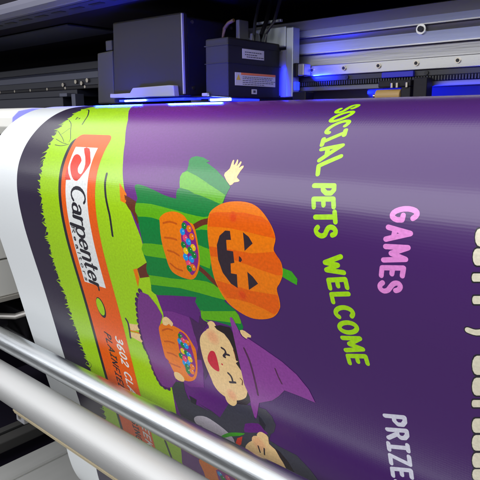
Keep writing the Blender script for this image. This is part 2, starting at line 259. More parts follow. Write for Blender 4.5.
ART = {
'printed_background': [
[1,'navy','p',[(-9970,-9000),(-7500,-9000),(-7500,13000),(-9970,13000)]],
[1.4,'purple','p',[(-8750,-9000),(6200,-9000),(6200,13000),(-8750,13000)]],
[2,'lime','p',[(-9008,-5000),(-9037,-4797),(-9014,-4856),(-9030,-4700),(-9052,-4545),(-9029,-4538),(-9010,-4400),(-9067,-4272),(-9044,-4254),(-9051,-4100),(-9102,-3881),(-9064,-3965),(-9033,-3800),(-9097,-3581),(-9074,-3643),(-9055,-3500),(-9132,-3380),(-9094,-3363),(-9067,-3200),(-9167,-3092),(-9114,-3051),(-9091,-2900),(-9232,-2768),(-9142,-2765),(-9126,-2600),(-9247,-2379),(-9157,-2475),(-9140,-2300),(-9292,-2073),(-9179,-2141),(-9145,-2000),(-9257,-1819),(-9189,-1841),(-9185,-1650),(-9254,-1487),(-9217,-1470),(-9243,-1300),(-9272,-1113),(-9249,-1113),(-9257,-950),(-9429,-762),(-9317,-789),(-9270,-600),(-9352,-607),(-9314,-551),(-9292,-550),(-9395,-525),(-9328,-523),(-9290,-499),(-9379,-421),(-9327,-478),(-9315,-449),(-9343,-360),(-9321,-425),(-9306,-398),(-9367,-397),(-9329,-348),(-9324,-348),(-9351,-358),(-9328,-307),(-9298,-297),(-9394,-204),(-9342,-246),(-9346,-247),(-9398,-216),(-9346,-228),(-9318,-196),(-9452,-111),(-9362,-180),(-9323,-146),(-9426,-119),(-9358,-123),(-9328,-95),(-9390,-63),(-9352,-82),(-9359,-45),(-9393,-7),(-9356,0),(-9316,6),(-9467,3),(-9377,58),(-9348,56),(-9401,56),(-9363,71),(-9336,107),(-9468,190),(-9378,125),(-9359,156),(-9426,225),(-9358,181),(-9347,205),(-9444,230),(-9354,256),(-9304,253),(-9362,307),(-9324,275),(-9305,302),(-9330,317),(-9307,332),(-9281,351),(-9378,458),(-9310,383),(-9300,400),(-9348,420),(-9295,434),(-9255,450),(-9361,563),(-9293,468),(-9284,500),(-9333,567),(-9281,552),(-9259,550),(-9406,630),(-9293,594),(-9235,599),(-9339,640),(-9271,629),(-9218,649),(-9361,767),(-9271,699),(-9240,699),(-9381,751),(-9269,747),(-9228,747),(-9308,808),(-9240,785),(-9196,796),(-9275,828),(-9222,823),(-9192,844),(-9261,970),(-9209,882),(-9202,892),(-9298,893),(-9208,943),(-9157,940),(-9198,1054),(-9175,981),(-9161,991),(-9252,1085),(-9184,1040),(-9167,1041),(-9186,1055),(-9163,1060),(-9142,1091),(-9220,1091),(-9167,1136),(-9127,1142),(-9194,1207),(-9156,1189),(-9150,1192),(-9289,1265),(-9176,1237),(-9129,1242),(-9226,1361),(-9158,1271),(-9150,1291),(-9283,1363),(-9170,1323),(-9108,1341),(-9250,1439),(-9160,1355),(-9144,1391),(-9247,1509),(-9157,1415),(-9128,1440),(-9154,1435),(-9131,1474),(-9123,1490),(-9192,1530),(-9140,1532),(-9100,1539),(-9213,1535),(-9145,1556),(-9112,1588),(-9194,1647),(-9141,1617),(-9101,1637),(-9214,1629),(-9147,1684),(-9135,1686),(-9195,1808),(-9143,1717),(-9140,1735),(-9246,1744),(-9156,1784),(-9138,1788),(-9178,1820),(-9140,1836),(-9136,1840),(-9160,1930),(-9137,1854),(-9135,1892),(-9251,1893),(-9161,1937),(-9122,1945),(-9253,1940),(-9163,1968),(-9112,1997),(-9203,2016),(-9150,2018),(-9108,2051),(-9160,2136),(-9138,2089),(-9133,2104),(-9218,2205),(-9150,2141),(-9099,2157),(-9245,2259),(-9155,2196),(-9122,2211),(-9173,2232),(-9135,2249),(-9092,2264),(-9190,2268),(-9137,2281),(-9131,2317),(-9241,2327),(-9151,2367),(-9124,2369),(-9245,2472),(-9155,2410),(-9104,2421),(-9160,2465),(-9137,2472),(-9143,2473),(-9284,2512),(-9172,2494),(-9113,2525),(-9259,2511),(-9169,2576),(-9120,2577),(-9214,2681),(-9161,2629),(-9158,2629),(-9268,2760),(-9178,2669),(-9121,2681),(-9183,2778),(-9160,2733),(-9169,2733),(-9308,2788),(-9196,2781),(-9171,2784),(-9315,2813),(-9203,2835),(-9169,2836),(-9292,2855),(-9202,2868),(-9185,2887),(-9249,2905),(-9197,2913),(-9172,2939),(-9276,3057),(-9209,2968),(-9190,2990),(-9263,3016),(-9211,3020),(-9217,3042),(-9251,3159),(-9213,3073),(-9196,3093),(-9278,3137),(-9225,3122),(-9230,3145),(-9335,3138),(-9245,3197),(-9189,3196),(-9288,3269),(-9236,3221),(-9233,3246),(-9288,3301),(-9235,3284),(-9214,3296),(-9337,3396),(-9247,3315),(-9225,3347),(-9287,3349),(-9234,3361),(-9217,3397),(-9337,3482),(-9247,3431),(-9188,3447),(-9286,3432),(-9234,3469),(-9198,3497),(-9266,3485),(-9228,3522),(-9229,3547),(-9245,3662),(-9223,3586),(-9205,3598),(-9365,3685),(-9252,3639),(-9202,3648),(-9263,3763),(-9225,3690),(-9202,3701),(-9358,3685),(-9246,3750),(-9218,3754),(-9294,3761),(-9227,3802),(-9198,3807),(-9230,3848),(-9208,3828),(-9173,3860),(-9316,3903),(-9226,3902),(-9170,3913),(-9262,3923),(-9209,3930),(-9160,3967),(-9257,4082),(-9205,3981),(-9157,4020),(-9233,4017),(-9196,4038),(-9170,4073),(-9209,4092),(-9186,4109),(-9173,4126),(-9325,4189),(-9213,4175),(-9171,4178),(-9322,4268),(-9210,4229),(-9144,4230),(-9259,4264),(-9192,4251),(-9161,4283),(-9216,4282),(-9179,4321),(-9139,4335),(-9234,4458),(-9181,4381),(-9161,4387),(-9311,4376),(-9198,4426),(-9166,4439),(-9308,4511),(-9195,4484),(-9152,4491),(-9225,4596),(-9172,4508),(-9161,4543),(-9222,4659),(-9169,4583),(-9135,4596),(-9268,4626),(-9178,4627),(-9117,4645),(-9172,4654),(-9149,4659),(-9133,4695),(-9256,4784),(-9166,4709),(-9119,4744),(-9200,4844),(-9148,4793),(-9112,4794),(-9154,4852),(-9132,4842),(-9100,4843),(-9149,4837),(-9126,4865),(-9122,4893),(-9143,5009),(-9120,4944),(-9129,4943),(-9257,4947),(-9144,4969),(-9079,4992),(-9251,5026),(-9139,5044),(-9075,5042),(-9245,5115),(-9133,5055),(-9092,5091),(-9119,5186),(-9096,5137),(-9090,5139),(-9232,5163),(-9119,5159),(-9063,5187),(-9145,5195),(-9092,5200),(-9046,5235),(-9137,5267),(-9085,5283),(-9036,5283),(-9150,5313),(-9083,5320),(-9064,5331),(-9173,5326),(-9083,5359),(-9039,5379),(-9196,5498),(-9083,5396),(-9024,5427),(-9069,5549),(-9046,5470),(-9024,5475),(-9182,5489),(-9069,5524),(-9014,5524),(-9174,5580),(-9062,5540),(-9024,5572),(-9107,5639),(-9040,5591),(-9029,5620),(-9133,5730),(-9043,5638),(-8985,5673),(-9083,5787),(-9031,5710),(-9026,5726),(-9163,5722),(-9051,5774),(-9024,5780),(-9163,5876),(-9051,5824),(-8993,5833),(-9163,5848),(-9051,5849),(-9017,5887),(-9083,5981),(-9031,5932),(-8991,5940),(-9063,5950),(-9026,5963),(-8985,5994),(-9063,6080),(-9026,6047),(-9030,6047),(-9083,6137),(-9031,6088),(-8991,6100),(-9043,6212),(-9021,6146),(-9013,6154),(-9133,6220),(-9043,6190),(-9015,6207),(-9163,6252),(-9051,6223),(-8987,6261),(-9063,6268),(-9026,6284),(-9021,6314),(-9133,6428),(-9043,6366),(-8999,6368),(-9103,6406),(-9035,6410),(-8986,6421),(-9063,6555),(-9025,6443),(-9006,6475),(-9043,6461),(-9021,6495),(-8992,6525),(-9164,6556),(-9051,6560),(-8987,6576),(-9085,6679),(-9032,6621),(-9027,6627),(-9105,6703),(-9038,6654),(-9035,6678),(-9166,6681),(-9054,6692),(-8997,6729),(-9166,6818),(-9054,6749),(-9020,6777),(-9136,6843),(-9046,6825),(-9012,6826),(-9166,6887),(-9053,6845),(-9005,6875),(-9135,6906),(-9045,6887),(-9002,6923),(-9105,6971),(-9038,6967),(-9028,6972),(-9045,6974),(-9022,7008),(-9023,7020),(-9165,7049),(-9052,7058),(-9026,7069),(-9084,7190),(-9032,7114),(-9001,7118),(-9134,7240),(-9044,7140),(-9017,7166),(-9134,7153),(-9044,7184),(-9005,7215),(-9063,7271),(-9026,7260),(-9030,7264),(-9163,7335),(-9051,7315),(-9026,7312),(-9163,7315),(-9050,7358),(-9006,7361),(-9083,7474),(-9030,7376),(-8985,7409),(-9132,7414),(-9042,7428),(-9001,7458),(-9082,7511),(-9029,7505),(-9021,7507),(-9102,7603),(-9034,7540),(-8994,7555),(-9041,7670),(-9019,7579),(-9010,7604),(-9041,7638),(-9019,7640),(-8985,7652),(-9081,7645),(-9028,7682),(-9027,7701),(-9101,7801),(-9033,7714),(-9020,7750),(-9160,7875),(-9048,7794),(-9020,7798),(-9160,7919),(-9047,7850),(-9029,7847),(-9040,7972),(-9017,7880),(-9003,7896),(-9039,7891),(-9017,7933),(-8996,7944),(-9159,7956),(-9047,7984),(-9026,7993),(-9039,7984),(-9016,8022),(-9022,8041),(-9039,8168),(-9016,8074),(-9003,8090),(-9158,8113),(-9046,8125),(-9022,8139),(-9158,8214),(-9045,8175),(-9028,8187),(-9038,8284),(-9015,8221),(-9006,8236),(-9077,8307),(-9025,8286),(-9020,8285),(-9077,8347),(-9025,8306),(-8996,8333),(-9057,8462),(-9019,8385),(-8998,8382),(-9037,8451),(-9014,8416),(-9017,8430),(-9126,8515),(-9036,8471),(-8978,8479),(-9096,8602),(-9028,8497),(-9018,8528),(-9076,8637),(-9023,8568),(-8999,8576),(-9125,8602),(-9035,8603),(-8992,8625),(-9075,8621),(-9023,8646),(-8980,8673),(-9155,8781),(-9042,8692),(-9020,8722),(-9074,8709),(-9022,8734),(-8981,8771),(-9034,8884),(-9012,8810),(-9015,8819),(-9054,8857),(-9016,8857),(-9004,8868),(-9154,8916),(-9041,8909),(-9009,8917),(-9033,8950),(-9011,8930),(-9014,8965),(-9093,8948),(-9026,9017),(-9001,9014),(-9153,9002),(-9040,9035),(-9004,9062),(-9122,9097),(-9032,9102),(-9022,9111),(-9072,9107),(-9020,9138),(-9011,9160),(-9072,9282),(-9019,9189),(-8985,9208),(-9092,9214),(-9024,9238),(-8995,9257),(-9031,9253),(-9009,9273),(-9015,9306),(-9091,9398),(-9024,9348),(-8977,9354),(-9071,9396),(-9018,9378),(-8981,9403),(-9150,9400),(-9038,9451),(-8976,9451),(-9120,9558),(-9030,9492),(-8998,9500),(-9156,9658),(-9044,9642),(-8991,9818),(-9070,10060),(-9032,9963),(-9031,10136),(-9063,10318),(-9041,10301),(-9020,10455),(-9197,10593),(-9085,10595),(-9051,10773),(-9181,10929),(-9091,10923),(-9067,11091),(-9224,11213),(-9112,11259),(-9101,11409),(-9238,11577),(-9125,11557),(-9071,11727),(-9252,11873),(-9139,11866),(-9111,12045),(-9185,12230),(-9133,12217),(-9097,12364),(-9219,12583),(-9151,12528),(-9108,12682),(-9232,12896),(-9165,12829),(-9150,13000),(-6600,13000),(-6350,9000),(-6768,6774),(-6724,6591),(-6582,5794),(-6526,5075),(-6408,4309),(-6315,3615),(-6368,3349),(-6432,3159),(-6404,2740),(-6453,2402),(-6496,2285),(-6619,2030),(-6705,1862),(-6786,1692),(-6864,1505),(-6959,1275),(-7112,983),(-7515,467),(-7850,150),(-8150,-200),(-8550,-700),(-9000,-3000),(-9500,-9000)]],
[3,'ink','s',[(-9230,50),(-9205,49),(-9167,51),(-9100,84),(-9000,158),(-8898,245),(-8823,318),(-8779,370),(-8750,416),(-8724,461),(-8694,513),(-8667,564),(-8651,598)],23.5],
[3,'ink','s',[(-9212,477),(-9159,503),(-9086,540),(-9010,586),(-8941,645),(-8875,712),(-8813,774),(-8749,835),(-8688,893),(-8646,938),(-8630,970),(-8629,991),(-8631,1005)],13.6],
[3,'ink','s',[(-9003,1082),(-8947,1088),(-8869,1095),(-8792,1096),(-8719,1086),(-8648,1070),(-8599,1058)],12.4],
[3,'ink','s',[(-9082,962),(-9007,983),(-8904,1011),(-8815,1033),(-8753,1043),(-8704,1047),(-8670,1050)],10.1],
[3,'ink','s',[(-9025,853),(-9015,842),(-8998,825),(-8980,803),(-8956,768),(-8930,728),(-8914,698)],10.9],
[3,'ink','s',[(-9205,781),(-9123,821),(-9012,876),(-8921,923),(-8861,959),(-8816,989),(-8787,1010)],10.5],
[3,'ink','p',[(-9011,434),(-9018,449),(-9033,456),(-9049,449),(-9056,434),(-9049,418),(-9033,411),(-9018,418)]],
[3,'ink','p',[(-8930,420),(-8936,436),(-8952,442),(-8968,436),(-8975,420),(-8968,404),(-8952,397),(-8936,404)]],
[3,'ink','p',[(-9032,391),(-9038,407),(-9055,414),(-9071,407),(-9078,391),(-9071,375),(-9055,368),(-9038,375)]],
[3,'ink','s',[(-9152,5416),(-9102,5405),(-9033,5390),(-8981,5387),(-8961,5403),(-8957,5430),(-8967,5460),(-8997,5494),(-9041,5531),(-9082,5557),(-9115,5561),(-9143,5552),(-9162,5545)],12],
[3,'ink','s',[(-7257,1514),(-7258,1536),(-7261,1568),(-7264,1603),(-7265,1638),(-7261,1671),(-7256,1706),(-7250,1741),(-7243,1774),(-7237,1804),(-7231,1834),(-7224,1863),(-7216,1893),(-7208,1926),(-7198,1960),(-7189,1994),(-7181,2028),(-7173,2059),(-7165,2087),(-7157,2120),(-7151,2165),(-7147,2234),(-7149,2321),(-7153,2405),(-7157,2463)],49.4],
[3,'ink','s',[(-7119,6469),(-7059,6804)],59.6],
[3,'ink','s',[(-7051,7223),(-7025,7329)],54.9],
],
'printed_logo_bar': [
[3,'ink','p',[(-8560,13000),(-8560,1060),(-8555,1024),(-8541,990),(-8519,961),(-8490,939),(-8456,925),(-8420,920),(-7730,920),(-7694,925),(-7660,939),(-7631,961),(-7609,990),(-7595,1024),(-7590,1060),(-7590,13000)]],
[4,'orange_red','p',[(-8475,13000),(-8475,980),(-8470,944),(-8456,910),(-8434,881),(-8405,859),(-8371,845),(-8335,840),(-7645,840),(-7609,845),(-7575,859),(-7546,881),(-7524,910),(-7510,944),(-7505,980),(-7505,13000)]],
[5,'ink','p',[(-7922,3946),(-7926,3999),(-7938,4048),(-7958,4091),(-7984,4123),(-8014,4144),(-8047,4151),(-8079,4144),(-8109,4123),(-8135,4091),(-8155,4048),(-8167,3999),(-8172,3946),(-8167,3893),(-8155,3843),(-8135,3801),(-8109,3768),(-8079,3748),(-8047,3741),(-8014,3748),(-7984,3768),(-7958,3801),(-7938,3843),(-7926,3893)]],
[6,'lime','p',[(-7954,3934),(-7957,3978),(-7968,4020),(-7984,4056),(-8006,4083),(-8031,4100),(-8059,4106),(-8086,4100),(-8111,4083),(-8133,4056),(-8150,4020),(-8160,3978),(-8164,3934),(-8160,3889),(-8150,3848),(-8133,3812),(-8111,3785),(-8086,3767),(-8059,3762),(-8031,3767),(-8006,3785),(-7984,3812),(-7968,3848),(-7957,3889)]],
[7,'white','s',[(-7668,4504),(-7662,4516),(-7653,4534),(-7650,4551),(-7656,4564),(-7667,4577),(-7679,4583),(-7692,4582),(-7707,4574),(-7719,4564),(-7725,4548),(-7729,4530),(-7733,4521),(-7738,4532),(-7743,4552),(-7751,4567),(-7764,4572),(-7779,4571),(-7794,4565),(-7809,4551),(-7822,4533),(-7830,4514),(-7827,4497),(-7819,4480),(-7812,4468)],36],
[7,'white','s',[(-7665,4739),(-7672,4723),(-7682,4700),(-7697,4678),(-7719,4661),(-7745,4645),(-7769,4634),(-7791,4630),(-7811,4630),(-7827,4635),(-7837,4646),(-7841,4660),(-7841,4675),(-7834,4690),(-7822,4705),(-7809,4716),(-7794,4721),(-7778,4721),(-7766,4717),(-7757,4708),(-7752,4695),(-7751,4681),(-7758,4666),(-7768,4650),(-7776,4639)],36],
[7,'white','s',[(-7739,4885),(-7705,4889),(-7676,4885),(-7656,4873),(-7649,4856),(-7656,4836),(-7676,4816),(-7705,4799),(-7739,4788),(-7774,4784),(-7803,4788),(-7822,4799),(-7829,4816),(-7822,4836),(-7803,4856),(-7774,4873),(-7739,4885)],36],
[7,'white','s',[(-7685,4958),(-7675,4967),(-7662,4980),(-7653,4993),(-7651,5008),(-7653,5023),(-7660,5035),(-7670,5041),(-7684,5044),(-7699,5040),(-7717,5029),(-7737,5011),(-7757,4992),(-7780,4969),(-7805,4944),(-7822,4927),(-7829,5019)],36],
[7,'white','s',[(-7680,5330),(-7665,5315),(-7659,5295),(-7663,5273),(-7676,5251),(-7697,5232),(-7724,5217),(-7753,5208),(-7782,5206),(-7807,5211),(-7826,5223),(-7837,5240),(-7838,5261),(-7830,5283),(-7813,5304)],36],
[7,'white','s',[(-7663,5400),(-7843,5360),(-7843,5450)],36],
[7,'white','s',[(-7843,5503),(-7663,5609),(-7843,5636)],36],
[7,'white','s',[(-7785,5541),(-7785,5623)],36],
[7,'white','s',[(-7835,5762),(-7655,5762),(-7655,5813),(-7680,5845),(-7716,5845),(-7745,5813),(-7745,5762)],36],
[7,'white','s',[(-7745,5803),(-7835,5854)],36],
[7,'white','s',[(-7835,5903),(-7655,5903)],36],
[7,'white','s',[(-7655,5986),(-7759,5907)],36],
[7,'white','s',[(-7731,5935),(-7835,5996)],36],
[7,'white','s',[(-7598,6139),(-7583,6122),(-7578,6100),(-7581,6075),(-7594,6051),(-7614,6029),(-7640,6013),(-7669,6003),(-7697,6002),(-7722,6008),(-7740,6022),(-7751,6042),(-7752,6066),(-7744,6091),(-7727,6114)],36],
[7,'white','s',[(-7760,6178),(-7585,6218),(-7585,6283),(-7609,6318),(-7644,6310),(-7672,6263),(-7672,6198)],36],
[7,'white','s',[(-7672,6251),(-7760,6296)],36],
[7,'white','s',[(-7575,6510),(-7575,6405),(-7750,6365),(-7750,6470)],36],
[7,'white','s',[(-7662,6385),(-7662,6465)],36],
[7,'white','s',[(-7588,6684),(-7588,6579),(-7763,6539),(-7763,6644)],36],
[7,'white','s',[(-7675,6559),(-7675,6640)],36],
[7,'white','s',[(-7753,6713),(-7578,6753)],36],
[7,'white','s',[(-7578,6858),(-7680,6733)],36],
[7,'white','s',[(-7652,6776),(-7753,6830)],36],
[7,'ink','s',[(-8150,4466),(-7990,4506),(-7990,4553),(-8013,4582),(-8051,4572),(-8077,4531),(-8077,4484)],30],
[7,'ink','s',[(-7993,4644),(-8153,4604),(-8153,4682)],30],
[7,'ink','s',[(-8150,4729),(-7990,4827),(-8150,4845)],30],
[7,'ink','s',[(-8099,4764),(-8099,4836)],30],
[7,'ink','s',[(-8140,4929),(-7980,4969)],30],
[7,'ink','s',[(-8140,4892),(-8140,4965)],30],
[7,'ink','s',[(-7980,4936),(-7980,5002)],30],
[7,'ink','s',[(-8149,5018),(-7989,5058),(-8149,5112),(-7989,5152)],30],
[7,'ink','s',[(-7993,5294),(-7993,5212),(-8153,5172)],30],
[7,'ink','s',[(-8073,5192),(-8073,5255)],30],
[7,'ink','s',[(-8145,5337),(-7985,5377)],30],
[7,'ink','s',[(-8145,5301),(-8145,5373)],30],
[7,'ink','s',[(-7985,5344),(-7985,5410)],30],
[7,'ink','s',[(-7987,5548),(-7987,5466),(-8147,5426),(-8147,5508)],30],
[7,'ink','s',[(-8067,5446),(-8067,5509)],30],
[7,'ink','s',[(-7984,5601),(-8144,5561),(-8144,5640)],30],
[7,'ink','s',[(-8059,5768),(-7899,5768),(-7904,5809),(-7944,5842),(-8011,5842),(-8054,5809),(-8059,5768)],30],
[7,'ink','s',[(-8058,6153),(-7898,6153),(-7898,6197),(-7920,6224),(-7952,6224),(-7978,6197),(-7978,6153)],30],
[7,'ink','s',[(-7978,6189),(-8058,6232)],30],
[7,'ink','s',[(-8066,6308),(-7906,6308)],30],
[7,'ink','s',[(-8066,6276),(-8066,6339)],30],
[7,'ink','s',[(-7906,6279),(-7906,6336)],30],
[7,'ink','s',[(-7936,6460),(-7929,6457),(-7920,6454),(-7912,6449),(-7907,6440),(-7904,6429),(-7904,6418),(-7908,6408),(-7915,6398),(-7923,6391),(-7933,6388),(-7945,6388),(-7955,6391),(-7963,6399),(-7971,6410),(-7978,6421),(-7984,6433),(-7990,6445),(-7997,6454),(-8007,6460),(-8018,6463),(-8029,6462),(-8039,6458),(-8050,6450),(-8058,6440),(-8062,6430),(-8065,6418),(-8064,6407),(-8059,6398),(-8051,6389),(-8045,6383)],30],
[7,'ink','s',[(-8066,6538),(-7906,6538)],30],
[7,'ink','s',[(-8066,6506),(-8066,6569)],30],
[7,'ink','s',[(-7906,6509),(-7906,6566)],30],
[7,'ink','s',[(-8054,6616),(-7894,6616),(-8054,6698),(-7894,6698)],30],
[7,'ink','s',[(-7921,6828),(-7907,6813),(-7903,6796),(-7907,6779),(-7921,6765),(-7943,6754),(-7969,6748),(-7996,6748),(-8023,6754),(-8044,6765),(-8058,6779),(-8063,6796),(-8058,6813),(-8044,6828),(-8023,6839),(-7989,6840),(-7989,6802)],30],
],
'printed_logo_bar/logo_panel': [
[5,'white','p',[(-8340,1100),(-7720,1100),(-7720,3495),(-8340,3496)]],
[6,'red','p',[(-8292,1376),(-8287,1318),(-8274,1266),(-8242,1240),(-8198,1232),(-8144,1242),(-8090,1266),(-8042,1302),(-8011,1341),(-8017,1374),(-8034,1405),(-8047,1438),(-8052,1471),(-8040,1507),(-8017,1537),(-7979,1556),(-7939,1560),(-7909,1539),(-7888,1502),(-7877,1451),(-7881,1391),(-7908,1331),(-7953,1266),(-8032,1186),(-8088,1119),(-8028,1101),(-7933,1120),(-7865,1184),(-7813,1259),(-7770,1314),(-7748,1365),(-7764,1418),(-7799,1470),(-7839,1520),(-7889,1570),(-7951,1629),(-8017,1673),(-8077,1675),(-8131,1654),(-8179,1614),(-8221,1564),(-8255,1509),(-8281,1455),(-8292,1416)]],
[6,'red','p',[(-8373,1681),(-8371,1559),(-8355,1445),(-8289,1568),(-8197,1669)]],
[7,'ink','s',[(-7821,2015),(-7788,1982)],43],
[7,'ink','s',[(-7788,1982),(-7775,1941)],37.4],
[7,'ink','s',[(-7775,1941),(-7783,1898)],36.8],
[7,'ink','s',[(-7783,1898),(-7812,1857)],41.5],
[7,'ink','s',[(-7812,1857),(-7858,1822)],48.7],
[7,'ink','s',[(-7858,1822),(-7917,1797)],56.2],
[7,'ink','s',[(-7917,1797),(-7981,1786)],63.4],
[7,'ink','s',[(-7981,1786),(-8045,1788)],61.5],
[7,'ink','s',[(-8045,1788),(-8100,1804)],54.2],
[7,'ink','s',[(-8100,1804),(-8142,1833)],46.7],
[7,'ink','s',[(-8142,1833),(-8166,1870)],39.9],
[7,'ink','s',[(-8166,1870),(-8168,1913)],36.3],
[7,'ink','s',[(-8168,1913),(-8150,1956)],38.6],
[7,'ink','s',[(-8150,1956),(-8112,1994)],44.9],
[7,'ink','s',[(-7965,2073),(-7952,2086)],44.1],
[7,'ink','s',[(-7952,2086),(-7935,2106)],43.4],
[7,'ink','s',[(-7935,2106),(-7925,2127)],39],
[7,'ink','s',[(-7925,2127),(-7927,2149)],36.4],
[7,'ink','s',[(-7927,2149),(-7936,2173)],37.8],
[7,'ink','s',[(-7936,2173),(-7949,2190)],41.1],
[7,'ink','s',[(-7949,2190),(-7969,2197)],53],
[7,'ink','s',[(-7969,2197),(-7994,2198)],61.5],
[7,'ink','s',[(-7994,2198),(-8012,2198)],62.6],
[7,'ink','s',[(-8012,2198),(-8146,2184)],66],
[7,'ink','s',[(-8146,2184),(-8170,2211)],42.2],
[7,'ink','s',[(-8091,2197),(-8051,2191)],58.3],
[7,'ink','s',[(-8051,2191),(-8023,2168)],45],
[7,'ink','s',[(-8023,2168),(-8012,2133)],37.3],
[7,'ink','s',[(-8012,2133),(-8023,2096)],37.3],
[7,'ink','s',[(-8023,2096),(-8051,2066)],45],
[7,'ink','s',[(-8051,2066),(-8091,2052)],58.3],
[7,'ink','s',[(-8091,2052),(-8130,2058)],58.3],
[7,'ink','s',[(-8130,2058),(-8159,2082)],45],
[7,'ink','s',[(-8159,2082),(-8170,2117)],37.3],
[7,'ink','s',[(-8170,2117),(-8159,2154)],37.3],
[7,'ink','s',[(-8159,2154),(-8130,2183)],45],
[7,'ink','s',[(-8130,2183),(-8091,2197)],58.3],
[7,'ink','s',[(-8170,2265),(-7933,2289)],66],
[7,'ink','s',[(-8006,2282),(-7978,2295)],55.4],
[7,'ink','s',[(-7978,2295),(-7956,2316)],45.7],
[7,'ink','s',[(-7956,2316),(-7943,2342)],39.1],
[7,'ink','s',[(-7943,2342),(-7942,2370)],36.3],
[7,'ink','s',[(-7942,2370),(-7951,2395)],37.9],
[7,'ink','s',[(-8296,2414),(-7933,2451)],66],
[7,'ink','s',[(-8051,2609),(-8002,2606)],60.7],
[7,'ink','s',[(-8002,2606),(-7962,2587)],50.1],
[7,'ink','s',[(-7962,2587),(-7940,2556)],40.6],
[7,'ink','s',[(-7940,2556),(-7940,2519)],36.3],
[7,'ink','s',[(-7940,2519),(-7962,2483)],40.6],
[7,'ink','s',[(-7962,2483),(-8002,2456)],50.1],
[7,'ink','s',[(-8002,2456),(-8051,2443)],60.7],
[7,'ink','s',[(-8051,2443),(-8101,2446)],60.7],
[7,'ink','s',[(-8101,2446),(-8141,2465)],50.1],
[7,'ink','s',[(-8141,2465),(-8163,2496)],40.6],
[7,'ink','s',[(-8163,2496),(-8163,2533)],36.3],
[7,'ink','s',[(-8163,2533),(-8141,2569)],40.6],
[7,'ink','s',[(-8141,2569),(-8101,2596)],50.1],
[7,'ink','s',[(-8101,2596),(-8051,2609)],60.7],
[7,'ink','s',[(-8044,2668),(-8036,2813)],36.3],
[7,'ink','s',[(-8036,2813),(-8025,2813)],62.7],
[7,'ink','s',[(-8025,2813),(-7981,2805)],57.1],
[7,'ink','s',[(-7981,2805),(-7950,2784)],46.8],
[7,'ink','s',[(-7950,2784),(-7937,2754)],38.2],
[7,'ink','s',[(-7937,2754),(-7946,2721)],37.2],
[7,'ink','s',[(-7946,2721),(-7974,2692)],44.9],
[7,'ink','s',[(-7974,2692),(-8016,2673)],55.1],
[7,'ink','s',[(-8016,2673),(-8064,2667)],65.2],
[7,'ink','s',[(-8064,2667),(-8107,2675)],56.8],
[7,'ink','s',[(-8107,2675),(-8138,2697)],46.5],
[7,'ink','s',[(-8138,2697),(-8150,2727)],38],
[7,'ink','s',[(-8150,2727),(-8141,2760)],37.3],
[7,'ink','s',[(-8141,2760),(-8112,2788)],45.2],
[7,'ink','s',[(-8170,2868),(-7933,2892)],66],
[7,'ink','s',[(-8004,2885),(-7969,2904)],52.9],
[7,'ink','s',[(-7969,2904),(-7946,2926)],45.9],
[7,'ink','s',[(-7946,2926),(-7934,2953)],38.6],
[7,'ink','s',[(-7934,2953),(-7935,2981)],36.3],
[7,'ink','s',[(-7935,2981),(-7950,3004)],39.7],
[7,'ink','s',[(-7950,3004),(-7974,3019)],47.9],
[7,'ink','s',[(-7974,3019),(-8004,3022)],59.6],
[7,'ink','s',[(-8004,3022),(-8170,3005)],66],
[7,'ink','s',[(-7834,3144),(-8123,3115)],66],
[7,'ink','s',[(-8123,3115),(-8170,3139)],49.5],
[7,'ink','s',[(-8170,3139),(-8154,3184)],37.8],
[7,'ink','s',[(-7933,3083),(-7933,3199)],36.3],
[7,'ink','s',[(-8044,3249),(-8036,3394)],36.3],
[7,'ink','s',[(-8036,3394),(-8025,3394)],62.7],
[7,'ink','s',[(-8025,3394),(-7981,3386)],57.1],
[7,'ink','s',[(-7981,3386),(-7950,3365)],46.8],
[7,'ink','s',[(-7950,3365),(-7937,3335)],38.2],
[7,'ink','s',[(-7937,3335),(-7946,3303)],37.2],
[7,'ink','s',[(-7946,3303),(-7974,3274)],44.9],
[7,'ink','s',[(-7974,3274),(-8016,3254)],55.1],
[7,'ink','s',[(-8016,3254),(-8064,3248)],65.2],
[7,'ink','s',[(-8064,3248),(-8107,3257)],56.8],
[7,'ink','s',[(-8107,3257),(-8138,3278)],46.5],
[7,'ink','s',[(-8138,3278),(-8150,3308)],38],
[7,'ink','s',[(-8150,3308),(-8141,3341)],37.3],
[7,'ink','s',[(-8141,3341),(-8112,3370)],45.2],
[7,'ink','s',[(-8170,3449),(-7933,3473)],66],
[7,'ink','s',[(-8006,3467),(-7978,3480)],55.4],
[7,'ink','s',[(-7978,3480),(-7956,3501)],45.7],
[7,'ink','s',[(-7956,3501),(-7943,3527)],39.1],
[7,'ink','s',[(-7943,3527),(-7942,3555)],36.3],
[7,'ink','s',[(-7942,3555),(-7951,3580)],37.9],
[7,'ink','s',[(-8300,2466),(-8205,2466),(-8205,2519),(-8218,2553),(-8237,2553),(-8252,2519),(-8252,2466)],18],
[7,'ink','s',[(-8252,2509),(-8300,2563)],18],
[7,'ink','s',[(-8270,2639),(-8268,2706),(-8265,2705),(-8255,2699),(-8247,2688),(-8244,2674),(-8246,2659),(-8253,2647),(-8263,2640),(-8274,2640),(-8285,2646),(-8292,2657),(-8295,2671),(-8293,2686),(-8286,2698)],18],
[7,'ink','s',[(-8251,2785),(-8248,2791),(-8243,2799),(-8241,2809),(-8242,2819),(-8244,2830),(-8247,2838),(-8252,2843),(-8258,2844),(-8262,2845),(-8294,2845),(-8300,2858)],18],
[7,'ink','s',[(-8281,2848),(-8272,2844),(-8265,2832),(-8262,2815),(-8265,2799),(-8272,2786),(-8281,2782),(-8290,2786),(-8297,2799),(-8300,2815),(-8297,2832),(-8290,2844),(-8281,2848)],18],
[7,'ink','s',[(-8300,2933),(-8210,2933)],18],
[7,'ink','s',[(-8219,3031),(-8289,3031),(-8300,3044),(-8296,3064)],18],
[7,'ink','s',[(-8243,3008),(-8243,3061)],18],
